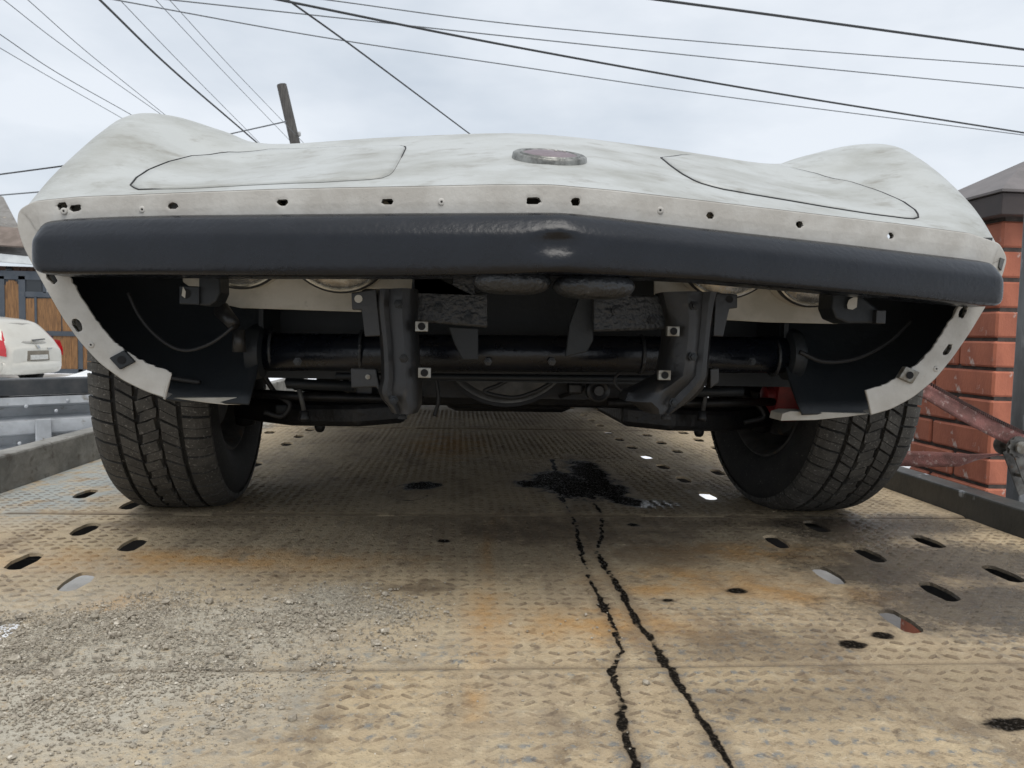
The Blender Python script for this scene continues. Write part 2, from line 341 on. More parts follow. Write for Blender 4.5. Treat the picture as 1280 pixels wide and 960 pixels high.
# ================================================================== SETTING
GZ = -.95
def ground():
    n = 90; xs = np.sign(np.linspace(-1, 1, n))*np.abs(np.linspace(-1, 1, n))**2.4*700
    X, Y = np.meshgrid(xs, xs, indexing='ij'); Z = GZ+(fnoise(X, Y, .5, 3)-.5)*.05
    V = np.stack([X, Y, Z], 2).reshape(-1, 3); F = [(i*n+j, (i+1)*n+j, (i+1)*n+j+1, i*n+j+1) for i in range(n-1) for j in range(n-1)]
    setp(mk('ground', V, F, 'ground'), kind='structure')
ground()

# ================================================================== TOW TRUCK BED
bed = empty('tow_truck_bed', (-.06, .6, GZ), 'rusty tan flatbed of a tow truck, studded plates with slotted holes', 'truck bed')
X0, X1 = -1.212, 1.078
SEAMS = [-2.5, -1.71, -.92, -.13, .66, 1.45, 2.24, 3.03, 3.82]
SLOT = [(-.018, -.048), (-.004, -.052), (.014, -.040), (.021, .0), (.018, .048), (.004, .052), (-.014, .040), (-.021, 0)]
def slots():
    S = []
    for k in range(-9, 18):
        for (x, y0) in ((.527, -.558), (.672, -.646), (.852, -.552), (-.731, -.585), (-.868, -.479), (-1.02, -.585)):
            y = y0+.2155*k
            if y < -.86: continue
            if min(abs(y-s) for s in SEAMS) < .062: continue
            sg = 1 if x > 0 else -1
            S.append([(x+sg*a*(1+.1*random.uniform(-1, 1)), y+b*(1+.06*random.uniform(-1, 1))) for a, b in SLOT])
    return S
HOLES = slots()
def seg_dist(x, y, pts):
    d = np.full(x.shape, 9.); w = np.zeros(x.shape)
    for (a, b) in zip(pts[:-1], pts[1:]):
        ax, ay, aw = a; bx, by, bw = b; dx, dy = bx-ax, by-ay
        t = np.clip(((x-ax)*dx+(y-ay)*dy)/(dx*dx+dy*dy+1e-12), 0, 1); e = np.hypot(x-ax-t*dx, y-ay-t*dy)
        k = e < d; d = np.where(k, e, d); w = np.where(k, aw+(bw-aw)*t, w)
    return d, w
def gp(lst): return [(*PZ(x, y)[:2], w) for x, y, w in lst]
TR1 = gp([(690, 575, .012), (706, 632, .007), (717, 650, .007), (722, 672, .009), (730, 700, .008), (738, 722, .008), (757, 762, .009), (768, 785, .010), (779, 812, .009), (767, 836, .010), (770, 862, .009), (776, 895, .009), (782, 925, .008), (792, 960, .009), (800, 990, .009)])
TR2 = gp([(735, 612, .012), (750, 640, .007), (752, 668, .008), (747, 690, .009), (762, 716, .011), (782, 748, .012), (798, 778, .011), (822, 814, .012), (838, 838, .013), (852, 862, .012), (878, 905, .011), (902, 945, .011), (925, 985, .011)])
RUSTL = gp([(582, 985, .012), (590, 880, .010), (600, 800, .012), (612, 740, .012), (612, 690, .010), (620, 640, .01)])
BLOBS = [(*PZ(x, y)[:2], a, b) for x, y, a, b in ((700, 602, .085, .13), (738, 592, .055, .22), (758, 612, .05, .14), (784, 627, .035, .06), (668, 606, .045, .05), (722, 612, .07, .13), (527, 608, .04, .055), (545, 607, .02, .03), (1067, 807, .016, .014), (1105, 795, .014, .012), (920, 738, .016, .012), (790, 656, .012, .012), (555, 676, .010, .010), (1262, 908, .03, .012), (835, 750, .01, .008))]
SANDP = [tuple(PZ(x, y)[:2]) for x, y in ((-120, 850), (-60, 800), (60, 772), (95, 756), (160, 745), (250, 738), (330, 747), (420, 742), (500, 748), (520, 770), (440, 800), (420, 830), (380, 852), (330, 880), (270, 900), (190, 920), (110, 945), (20, 960), (-150, 970))]
def sand_density(x, y):
    jx = (fnoise(x, y, 6, 5)-.5)*.20; jy = (fnoise(x, y, 6, 9)-.5)*.24; r = 0
    for (dx, dy) in ((0, 0), (.05, 0), (-.05, 0), (0, .06), (0, -.06), (.035, .045), (-.035, .045), (.035, -.045), (-.035, -.045)):
        r = r+inside_poly(x+jx+dx, y+jy+dy, SANDP).astype(float)
    return (r/9)**1.3
def deck_attrs(x, y):
    nz = fnoise(x, y, 30, 21, 4)-.5; nb = fnoise(x, y, 5, 31, 4)
    oil = np.zeros(x.shape)
    wx = x*.8+y*.6+(fnoise(x, y, 18, 3)-.5)*.05; wy = y*.8-x*.6+(fnoise(x, y, 18, 4)-.5)*.05; nw = fnoise(wx, wy, 26, 23, 4)-.5
    for (cx, cy, a, b) in BLOBS:
        q = np.hypot((x-cx)/a, (y-cy)/b); oil = np.maximum(oil, np.clip(1.05-.5*q+nw*.55, 0, 1)*(q < 2.2))
    stain = np.zeros(x.shape)
    for tr in (TR1, TR2):
        d, w = seg_dist(x+(fnoise(x, y, 45, 8)-.5)*.016, y, tr); w = w*(.30+.34*fnoise(x, y, 22, 66)); oil = np.maximum(oil, np.clip(1.0-.5*d/w+nw*.5, 0, 1)); stain = np.maximum(stain, np.clip(1.0-.22*d/w+nw*.5, 0, 1)*.6)
    ring = np.abs(np.hypot((x-PZ(512, 616)[0])/.052, (y-PZ(512, 616)[1])/.10)-1); oil = np.maximum(oil, np.clip(.62-ring*3.0, 0, 1))
    wet = np.zeros(x.shape)
    for (px, py, a, b) in ((1070, 660, .14, .10), (1120, 655, .18, .08), (1060, 668, .10, .07), (1180, 700, .25, .10), (1240, 760, .2, .10), (815, 631, .05, .04), (1100, 715, .1, .07)):
        c = PZ(px, py); q = np.hypot((x-c[0])/a, (y-c[1])/b); wet = np.maximum(wet, np.clip(1.25-.55*q, 0, 1))
    wet = wet*smooth(.05, .4, wet)
    d, w = seg_dist(x+(nb-.5)*.03, y, RUSTL); rust = np.clip(1.1-.6*d/w, 0, 1)*.6*smooth(.35, .6, fnoise(x, y, 10, 91))
    for (px, py, a, b) in ((930, 690, .2, .06), (760, 780, .12, .06), (1000, 745, .05, .035), (960, 735, .10, .04), (860, 720, .14, .05), (830, 735, .08, .04), (1085, 745, .05, .04), (560, 555, .12, .3), (610, 770, .03, .1), (150, 755, .05, .05), (250, 700, .3, .06)):
        c = PZ(px, py); q = np.hypot((x-c[0])/a, (y-c[1])/b); rust = np.maximum(rust, np.clip(1.1-.7*q+nz, 0, 1)*.75)
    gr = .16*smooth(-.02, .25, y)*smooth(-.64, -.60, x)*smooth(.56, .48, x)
    for (px, py, a, b, s) in ((690, 665, .30, .13, .75), (560, 652, .2, .05, .5), (770, 655, .3, .06, .5), (1000, 880, .12, .06, .45), (940, 810, .14, .08, .5), (1060, 860, .2, .05, .35), (1180, 730, .25, .12, .45), (820, 690, .12, .1, .5), (520, 735, .05, .02, .75), (535, 728, .02, .02, .8), (1150, 860, .3, .1, .3), (1030, 655, .25, .05, .7), (220, 655, .2, .03, .5), (660, 690, .3, .15, .35)):  # patches just ahead of the car paint its soft shadow band; others are grime
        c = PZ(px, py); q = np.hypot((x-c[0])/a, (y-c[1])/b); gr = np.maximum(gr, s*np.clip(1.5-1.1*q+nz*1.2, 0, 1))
    gr = np.maximum(gr, stain)
    for (cx, cy, a, b) in BLOBS: gr = np.maximum(gr, .6*np.clip(1.6-.8*np.hypot((x-cx)/a, (y-cy)/b)+nw, 0, 1))
    for sm_ in SEAMS: gr = np.maximum(gr, .7*np.clip(1-np.abs(y-sm_)/.012, 0, 1)*(nb > .42))
    sand = sand_density(x, y)
    outer = [tuple(PZ(a, b)[:2]) for a, b in ((380, 705), (560, 750), (600, 850), (560, 1000), (-200, 1050), (-100, 720))]; soft = 0
    for k in range(12): soft = soft+inside_poly(x+(nb-.5)*.5+.11*math.cos(k*.524), y+(fnoise(x, y, 4, 36)-.5)*.4+.11*math.sin(k*.524), outer)
    sand = np.maximum(sand, .55*soft/12*smooth(.36, .62, nb))
    lat = (.5+.5*np.cos(2*np.pi*(x-X0-.02+.0112)/.0225))*(.5+.5*np.cos(2*np.pi*(y+.13-.018)/.0225))
    worn = (smooth(.38, .58, fnoise(x, y, 4, 77))*smooth(-.5, -.85, y)+.15)*smooth(.10, .75, lat+nz*.9)*1.2
    blue = np.clip(smooth(-.86, -1.0, x)*smooth(-.35, 0, y)+0, 0, 1)*.85
    return dict(oil=oil, wet=wet, rust=rust, grime_shade=np.clip(gr*1.2, 0, .9), sand=sand, worn=worn, blue=blue)
def deck_z(x, y): return (fnoise(x, y, 2.2, 41, 3)-.5)*.006
def add_attrs(me, A):
    for k, v in A.items():
        a = me.attributes.new(k, 'FLOAT', 'POINT'); a.data.foreach_set('value', np.asarray(v, np.float32).ravel())
def in_any_hole(x, y, grow=1.35):
    r = np.zeros(x.shape, bool)
    for h in HOLES:
        P = np.array(h); c = P.mean(0); r |= (np.abs(x-c[0]) < .021*grow+.006) & (np.abs(y-c[1]) < .052*grow)
    return r
def deck():
    for k, (ya, yb) in enumerate(zip(SEAMS[:-1], SEAMS[1:])):
        st = .0075 if k in (1, 2) else (.009 if k == 3 else .0125)
        us = np.linspace(X0, X1, int((X1-X0)/st)); vs = np.linspace(ya, yb, int((yb-ya)/st))
        P, Q, rim = holed_grid(us, vs, [h for h in HOLES if ya < h[0][1] < yb])
        z = deck_z(P[:, 0], P[:, 1]); edge = np.minimum(P[:, 1]-ya, yb-P[:, 1]); z = z-.003*np.clip(1-edge/.01, 0, 1)+(.002 if k % 2 else 0)
        V = np.column_stack([P, z]); F = [tuple(q) for q in Q]
        vl = [tuple(v) for v in V]; mp = {}
        def low(i):
            if i not in mp: mp[i] = len(vl); v = vl[i]; vl.append((v[0], v[1], v[2]-.006))
            return mp[i]
        for a, b in rim: F.append((a, b, low(b), low(a)))
        for ye in (ya, yb):
            ix = np.where(np.abs(P[:, 1]-ye) < 1e-6)[0]; ix = ix[np.argsort(P[ix, 0])]
            for a, b in zip(ix[:-1], ix[1:]): F.append((int(a), int(b), low(int(b)), low(int(a))))
        o = mk('deck_plate', vl, F, 'deck', bed, sm=True); sharp(o.data, 50)
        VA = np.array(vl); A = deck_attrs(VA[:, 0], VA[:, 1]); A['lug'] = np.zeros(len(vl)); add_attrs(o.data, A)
        if k == 0 or k > 5: continue
        # raised lens-shaped lugs of the tread plate
        p = .0225; gx = np.arange(X0+.02, X1-.01, p); gy = np.arange(ya+.018, yb-.012, p)
        GX, GY = np.meshgrid(gx, gy, indexing='ij'); I, J = np.meshgrid(np.arange(len(gx)), np.arange(len(gy)), indexing='ij')
        sx = GX.ravel()+RNG.normal(0, .0007, GX.size); sy = GY.ravel()+RNG.normal(0, .0007, GX.size); par = ((I+J) % 2).ravel()
        keep = ~in_any_hole(sx, sy, 1.25) & ~(RNG.random(sx.size) < .9*sand_density(sx, sy)); sx, sy, par = sx[keep], sy[keep], par[keep]
        ok = ~(deck_attrs(sx, sy)['oil'] > .30); sx, sy, par = sx[ok], sy[ok], par[ok]
        ang = np.where(par > 0, .55, -.55)+RNG.normal(0, .05, sx.size); n = len(sx)
        L = .0102*RNG.uniform(.9, 1.08, n); W = .0032*RNG.uniform(.85, 1.15, n); H = .0034*RNG.uniform(.55, 1.1, n)*np.clip(.4+1.5*(fnoise(sx, sy, 3.5, 55)-.25), .45, 1)*(1-.35*smooth(-.1, .3, sy))
        loc = np.array([(-1, 0, 0), (-.55, -.85, 0), (.55, -.85, 0), (1, 0, 0), (.55, .85, 0), (-.55, .85, 0), (-.55, 0, 1), (.55, 0, 1)])
        lx = loc[None, :, 0]*L[:, None]; ly = loc[None, :, 1]*W[:, None]*1.25
        ca, sa = np.cos(ang)[:, None], np.sin(ang)[:, None]
        VX = sx[:, None]+lx*ca-ly*sa; VY = sy[:, None]+lx*sa+ly*ca
        VZ = deck_z(VX, VY)+(.002 if k % 2 else 0)-.0008+loc[None, :, 2]*(H[:, None]+.0008)
        V = np.stack([VX, VY, VZ], 2).reshape(-1, 3)
        fl = [(0, 1, 6), (1, 2, 7, 6), (2, 3, 7), (3, 4, 7), (4, 5, 6, 7), (5, 0, 6)]
        F = [tuple(i+8*m for i in f) for m in range(n) for f in fl]
        t = mk('tread_lugs', V, F, 'deck', o, sm=True); setp(t, kind='stuff')
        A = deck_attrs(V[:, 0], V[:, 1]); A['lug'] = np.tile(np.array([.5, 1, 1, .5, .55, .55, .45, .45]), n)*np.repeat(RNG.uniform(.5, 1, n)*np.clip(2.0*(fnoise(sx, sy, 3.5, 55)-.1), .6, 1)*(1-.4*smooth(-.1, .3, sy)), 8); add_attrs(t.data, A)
deck()
def rails():
    m = MB().box((X0-.058, -2.5, -.03), (X0-.002, 3.82, .092)); m.build('side_rail', 'rail_left', bed, sm=False, bevel=.006)
    m = MB().box((X1+.002, -2.5, -.03), (X1+.062, 3.82, .060)); m.build('side_rail', 'rail_right', bed, sm=False, bevel=.005)
    for x in (-1.10, .945): MB().box((x-.03, -2.4, -.205), (x+.03, 3.8, -.012)).build('side_beam', 'truck_steel', bed, sm=False, bevel=.004)
    for x in (-.47, .36): MB().box((x-.045, -2.4, -.30), (x+.045, 3.8, -.10)).build('chassis_beam', 'truck_steel', bed, sm=False, bevel=.004)
    for s in SEAMS: MB().box((-1.06, s-.03, -.095), (.91, s+.03, -.015)).build('cross_beam', 'truck_steel', bed, sm=False, bevel=.004)
    for (x, y) in ((-.85, 3.1), (.73, 3.1)):
        w = MB().lathe([(-.13, .15), (-.13, .30), (-.10, .325), (.10, .325), (.13, .30), (.13, .15), (0, .12), (-.13, .15)], (x, y, GZ+.325), (1, 0, 0), 40).build('truck_wheel', 'rubber', bed, auto=40)
        MB().lathe([(-.05, 0), (-.05, .15), (.05, .15), (.05, 0)], (x, y, GZ+.325), (1, 0, 0), 24).build('hub', 'rust_steel', w, auto=40)
    MB().tube([(-.85, 3.1, GZ+.325), (.73, 3.1, GZ+.325)], .05).build('axle', 'truck_steel', bed)
rails()

# ================================================================== SPORTS CAR
car = empty('sports_car', (0, 1.0, 0), 'white sports car with nose cover removed and black bumper bar exposed, on the truck bed', 'car')
BODY = [  # half sections, centre -> lower edge
 [(0, -.83, .603), (.25, -.7625, .600), (.5, -.695, .598), (.60, -.668, .596), (.68, -.646, .594), (.735, -.630, .590), (.768, -.620, .580), (.785, -.617, .563), (.789, -.615, .535), (.756, -.613, .462), (.690, -.612, .380), (.575, -.610, .302)],
 [(0, -.69, .664), (.25, -.64, .654), (.5, -.57, .640), (.60, -.545, .644), (.68, -.53, .668), (.735, -.52, .678), (.783, -.512, .660), (.806, -.51, .618), (.812, -.51, .555), (.785, -.52, .475), (.725, -.55, .400), (.62, -.58, .335)],
 [(0, -.50, .740), (.25, -.47, .725), (.5, -.42, .700), (.60, -.41, .716), (.68, -.40, .756), (.742, -.395, .767), (.79, -.39, .735), (.823, -.39, .674), (.835, -.39, .59), (.835, -.39, .54), (.832, -.39, .50), (.825, -.39, .46)],
 [(0, -.30, .803), (.25, -.30, .788), (.5, -.29, .768), (.60, -.28, .793), (.685, -.27, .818), (.75, -.27, .816), (.804, -.27, .772), (.84, -.27, .69), (.852, -.27, .65), (.853, -.27, .635), (.853, -.27, .62), (.848, -.27, .605)],
 [(0, 0, .825), (.25, 0, .808), (.5, 0, .785), (.6, 0, .812), (.69, 0, .836), (.76, 0, .83), (.82, 0, .78), (.855, 0, .73), (.868, 0, .70), (.87, 0, .69), (.87, 0, .685), (.862, 0, .675)],
 [(0, .27, .835), (.25, .27, .82), (.5, .27, .79), (.6, .27, .79), (.69, .27, .828), (.76, .27, .822), (.82, .27, .775), (.852, .27, .72), (.865, .27, .67), (.868, .27, .645), (.868, .27, .625), (.86, .27, .605)],
 [(0, .42, .84), (.25, .42, .825), (.5, .42, .795), (.6, .42, .79), (.69, .42, .815), (.76, .42, .81), (.82, .42, .765), (.85, .42, .70), (.86, .42, .62), (.862, .42, .54), (.855, .42, .46), (.845, .42, .39)],
 [(0, .55, .84), (.25, .55, .825), (.5, .55, .80), (.6, .55, .79), (.69, .55, .803), (.76, .55, .80), (.815, .55, .755), (.84, .55, .69), (.85, .55, .60), (.848, .55, .50), (.835, .55, .40), (.81, .55, .31)],
 [(0, .95, .845), (.25, .95, .835), (.5, .95, .82), (.6, .95, .805), (.69, .95, .79), (.76, .95, .775), (.80, .95, .73), (.815, .95, .67), (.82, .95, .59), (.815, .95, .49), (.80, .95, .40), (.77, .95, .31)],
 [(0, 1.9, .82), (.25, 1.9, .815), (.5, 1.9, .80), (.6, 1.9, .79), (.69, 1.9, .78), (.76, 1.9, .765), (.80, 1.9, .72), (.82, 1.9, .66), (.825, 1.9, .59), (.82, 1.9, .50), (.80, 1.9, .42), (.77, 1.9, .34)],
 [(0, 3.2, .80), (.25, 3.2, .80), (.5, 3.2, .795), (.6, 3.2, .785), (.69, 3.2, .775), (.74, 3.2, .75), (.77, 3.2, .70), (.78, 3.2, .65), (.78, 3.2, .59), (.77, 3.2, .52), (.75, 3.2, .46), (.72, 3.2, .42)]]
def flange_path():
    outer = [PV(x, y, -.838) for x, y in ((40, 245), (100, 246.5), (156, 245), (245, 241), (340, 237.5), (430, 235.5), (520, 234), (610, 232), (690, 231), (770, 239), (880, 252), (960, 261.5), (1040, 271), (1130, 281.5), (1215, 292))]
    topL = np.array(outer); topL[0] = np.array([-.768, -.625, topL[1][2]-.004])
    Ls = [PY(x, y, -.618) for x, y in ((23, 262), (22, 282), (30, 308), (45, 336), (62, 366), (80, 398), (100, 426), (125, 454), (155, 476), (185, 490), (208, 497))]
    Rs = [PY(x, y, -.618) for x, y in ((1250, 304), (1259, 322), (1251, 348), (1232, 380), (1212, 414), (1190, 446), (1168, 474), (1140, 497), (1112, 512), (1088, 518))]
    path = np.array(Ls[::-1]+list(topL)+Rs)
    path[1:-1] = path[1:-1]*.8+(path[:-2]+path[2:])*.1
    d = np.concatenate([[0], np.cumsum(np.linalg.norm(np.diff(path, axis=0), axis=1))]); n = 1300
    S = np.linspace(0, d[-1], n); C = np.column_stack([np.interp(S, d, path[:, k]) for k in range(3)])
    for _ in range(28): C[1:-1] = (C[:-2]+C[2:])*.25+C[1:-1]*.5
    return S, C
FS, FCV = flange_path()
def body():
    rows = []
    for st in BODY:
        h = np.array(st, float); L = h[::-1].copy(); L[:, 0] *= -1; full = np.vstack([L[:-1], h])
        m = len(full)
        # crease on the centre line is kept soft by the spline
        rows.append(np.array([cr(full, t) for t in np.linspace(0, m-1, (m-1)*6+1)]))
    rows = np.array(rows); n = len(rows); ts = np.concatenate([np.linspace(0, 5, 41), np.linspace(5, n-1, 25)[1:]])
    G = np.array([[cr(rows[:, j], t) for j in range(rows.shape[1])] for t in ts])
    ai = int(np.argmin(FCV[:, 1])); row = G[0]; am = row.shape[0]//2
    arc = lambda Q: np.concatenate([[0], np.cumsum(np.linalg.norm(np.diff(Q, axis=0), axis=1))])
    tgt = []
    for Q, C_ in ((row[:am+1], FCV[:ai+1]), (row[am:], FCV[ai:])):
        a_ = arc(Q); c_ = arc(C_); tgt.append(np.column_stack([np.interp(a_/a_[-1], c_/c_[-1], C_[:, k]) for k in range(3)]))
    off = np.vstack([tgt[0], tgt[1][1:]])+np.array([0, .003, 0])-row
    for i, t in enumerate(ts):
        G[i] += off*max(0, 1-t/1.6)**1.5
    a, b = G.shape[:2]; V = G.reshape(-1, 3); F = [(i*b+j, i*b+j+1, (i+1)*b+j+1, (i+1)*b+j) for i in range(a-1) for j in range(b-1)]
    o = mk('body_shell', V, F, 'white_paint', car)
    return o, BVHTree.FromPolygons([tuple(v) for v in V], F), G
shell, BV, BG = body()
def hit(px, py):
    d = ray(px, py); d = d/np.linalg.norm(d); p, nn, i, t = BV.ray_cast(Vector(CAM), Vector(d)); return p
def drop(x, y):
    p, nn, i, t = BV.ray_cast(Vector((x, y, 2)), Vector((0, 0, -1)))
    if p is None: return None
    return np.array(p), np.array(nn if nn.z > 0 else -nn)
def headlight_door(sg):
    px = [(826, 197), (838, 207), (852, 217), (872, 228), (900, 236), (940, 243), (1000, 253), (1060, 263), (1110, 270), (1140, 274), (1149, 271), (1146, 264), (1128, 251), (1100, 239), (1060, 226), (1020, 216.5), (970, 206), (920, 198.5), (880, 194.5), (850, 194)]
    if sg < 0: px = [(163, 231), (170, 222), (185, 212), (210, 202), (240, 194.5), (280, 189.5), (340, 186), (420, 183.5), (500, 182), (508, 183.5), (503, 194), (492, 214), (484, 221), (470, 224), (400, 228), (300, 232), (200, 236), (172, 237)]
    pts = [hit(x, y+.5) for x, y in px]; pts = [np.array(p) for p in pts if p is not None and p[1] < -.1]
    P2 = np.array([p[:2] for p in pts]); n = 72
    closed = np.vstack([P2, P2[:1]]); L = np.concatenate([[0], np.cumsum(np.hypot(*np.diff(closed, axis=0).T))])
    R2 = np.column_stack([np.interp(np.linspace(0, L[-1], n, endpoint=False), L, closed[:, k]) for k in (0, 1)])
    c = R2.mean(0); V = []; fr = [.02, .25, .5, .75, .92, .985, .992]
    for k, s in enumerate(fr):
        for q in R2:
            w = c+(q-c)*s; r = drop(*w); p, nn = r; V.append(p+nn*(.0035 if k < 5 else (.0022 if k == 5 else -.004)))
    F = [(k*n+j, k*n+(j+1) % n, (k+1)*n+(j+1) % n, (k+1)*n+j) for k in range(len(fr)-1) for j in range(n)]+[tuple(range(n-1, -1, -1))]
    o = mk('headlight_door', V, F, 'white_paint', car)
    rim = [drop(*(c+(q-c)*1.0))[0]+np.array([0, 0, .0004]) for q in R2]+[drop(*R2[0])[0]]
    cc = R2.mean(0); rad = []
    for q in list(R2)+[R2[0]]:
        front = (q[1]-cc[1]) < -.02-.0*q[0]; inner = abs(q[0]) < abs(cc[0])-.12
        rad.append((.0016 if (front or inner) else .0009) if sg > 0 else (.0003 if front and not (abs(q[0]) > abs(cc[0])+.17) else .0013))
    MB().tube(rim, rad, 5, False).build('seal', 'gasket', o)
for s in (-1, 1): headlight_door(s)
def emblem():
    p = np.array(hit(687, 197)); _, nn = drop(p[0], p[1]); nn = (nn+np.array([0, -.05, .25])); nn /= np.linalg.norm(nn)
    a = 1.0
    ring = MB().lathe([(-.004, .0575), (.004, .0565), (.0062, .053), (.0050, .047), (.0072, .0455), (.0070, .0425), (.0045, .041)], p, nn, 48).build('emblem', 'emblem_metal', car, auto=60)
    MB().lathe([(.0050, .0425), (.0072, .034), (.0084, .018), (.0088, .0005)], p, nn, 40).build('emblem_disc', 'emblem_red', ring)
    up = np.array([0, 0, 1.]); e1 = np.cross(nn, up); e1 /= np.linalg.norm(e1); e2 = np.cross(e1, nn)
    if e1[0] < 0: e1 = -e1
    if e2[1] < 0: e2 = -e2
    base = p+nn*.0090; m = MB()
    for (x, y, w, h) in ((.010, .012, .004, .009), (.016, .014, .006, .004), (.023, .011, .004, .008)):
        q = base+e1*x+e2*y-nn*.0004; m.prism([q, q+e1*w, q+e1*w+e2*h, q+e2*h], nn*.001)
    m.build('emblem_mark', 'flange_white', ring, sm=False)
emblem()
# ---- front mounting flange with its screw holes
def flange():
    S, C = FS, FCV; n = len(S); d = S
    T = np.gradient(C, axis=0); T[:, 1] = 0; T /= np.linalg.norm(T, axis=1)[:, None]
    N = np.column_stack([T[:, 2], np.zeros(n), -T[:, 0]])        # inward (down on the top run)
    topness = np.clip(np.abs(T[:, 0])*1.2-.2, 0, 1)
    W = np.where((S > 0), .040+.004*vnoise(S, S*0, 9, 4), 0); W = W-.006*(1-topness)
    ends = np.minimum(S, d[-1]-S)
    holes = []
    def uv(px, py, Y=None):
        p = PV(px, py, -.838) if Y is None else PY(px, py, Y)
        k = int(np.argmin(np.abs(C[:, 0]-p[0])+9*(C[:, 2] < .575) if Y is None else np.hypot(C[:, 0]-p[0], C[:, 2]-p[2])))
        w = float(np.dot(p-C[k], N[k]))/W[k]; return S[k], w, k
    def ell(px, py, a, b, Y=None, lob=0):
        s, w, k = uv(px, py, Y); w = min(max(w, .25), .72)
        q = []
        for i in range(20):
            t = 2*math.pi*i/20; e = .92; r = 1+.10*random.uniform(-1, 1)
            ct, st_ = math.cos(t), math.sin(t)
            q.append((s+a*r*math.copysign(abs(ct)**e, ct), w+b*r*math.copysign(abs(st_)**e, st_)/W[k]))
        holes.append(q); return k, w
    for (x, y) in ((217, 258), (354, 253.5), (485, 252.5)): ell(x, y, .0100, .0068)
    ell(667, 251, .0115, .0075); ell(721, 252, .0085, .0075)
    for (x, y) in ((887, 270), (998, 281), (1111, 295)): ell(x, y, .0078, .0070)
    ell(78, 257, .011, .008); ell(95, 260, .012, .008)
    for (x, y) in ((66, 347), (98, 407)): ell(x, y, .013, .0085, -.618)
    for (x, y) in ((1194, 386), (1183, 437)): ell(x, y, .013, .0075, -.618)
    us = S; vs = np.linspace(0, 1, 25)
    P, Q, rim = holed_grid(us, vs, holes)
    def pos(u, v, back=0.):
        k = np.clip(np.searchsorted(S, u)-1, 0, n-2); f = (u-S[k])/(S[k+1]-S[k])
        c = C[k]*(1-f)+C[k+1]*f; nn = N[k]; w = W[k]
        jag = .0025*(vnoise(np.array([u]), np.array([v*0]), 160, 2)[0]-.5)*(v > .95)
        return (c[0]+nn[0]*(w*v+jag), c[1]-.002+back+.002*abs(v-.5), c[2]+nn[2]*(w*v+jag))
    V = [pos(u, v) for u, v in P]; F = [tuple(q) for q in Q]; mp = {}
    for a, b in rim:
        for i in (a, b):
            if i not in mp: mp[i] = len(V); V.append((V[i][0], V[i][1]+.007, V[i][2]))
        F.append((a, b, mp[b], mp[a]))
    fl = mk('front_flange', V, F, 'flange_white', car); sharp(fl.data, 45)
    so = fl.modifiers.new('s', 'SOLIDIFY'); so.thickness = .005; so.offset = 0
    # white fibreglass turned-over edge joining flange and shell
    M = MB()
    for k in range(0, n-1, 4):
        k2 = min(k+4, n-1); a, b = C[k], C[k2]
        bk = np.array([0, .022, 0]); o_ = .0015
        M.add([a-N[k]*o_, b-N[k2]*o_, b+bk+N[k2]*.004, a+bk+N[k]*.004], [(0, 1, 2, 3)])
    M.build('flange_edge', 'flange_white', fl)
    # rivets, scars and clip nuts
    for (x, y, Y) in ((178, 262, None), (552, 252.5, None), (825, 263, None), (114, 431, -.62), (1170, 461, -.62), (80, 264, None)):
        p = PV(x, y, -.842) if Y is None else PY(x, y, Y-.002); p = np.array(p)-np.array([0, .001, 0])
        r = MB().lathe([(.003, .0052), (.0002, .0050), (-.0008, .0036), (-.0007, .0018), (.0002, .0016), (.0004, .0001)], p, (0, 1, 0), 16).build('rivet', 'flange_white', fl, auto=50)
        MB().lathe([(-.0004, .0013), (-.0005, .0001)], p, (0, 1, 0), 8).build('rivet_core', 'hole_dark', fl)
    for (x, y, rot, mt) in ((152, 450, .62, 'dark_paint'), (1137, 469, -.45, 'clip_metal')):
        p = PY(x, y, -.628); c, s = math.cos(rot), math.sin(rot); h = .0135
        poly = [(p[0]+(a*c-b*s)*h, p[1], p[2]+(a*s+b*c)*h*.8) for a, b in ((-1, -1), (1, -1), (1, 1), (-1, 1))]
        cl = MB().prism(poly, (0, .012, 0)).build('clip_nut', mt, car, sm=False, bevel=.0015)
        MB().lathe([(-.0012, .0062), (-.0012, .0001)], p, (0, 1, 0), 14).build('clip_hole', 'hole_dark', cl)
    # cracked grey corner pieces
    p = PY(1238, 303, -.63); MB().prism([PY(1228, 297, -.632), PY(1241, 297, -.632), PY(1237, 318, -.632), PY(1230, 312, -.632)], (0, .004, 0)).build('corner_crack', 'grey_metal', fl, sm=False)
    MB().prism([PY(1251, 322, -.626), PY(1256, 324, -.626), PY(1252, 338, -.626), PY(1249, 334, -.626)], (0, .004, 0)).build('corner_crack', 'grey_metal', fl, sm=False)
    # dark void behind the band so the holes look into the nose
    return C, N
FC, FN = flange()
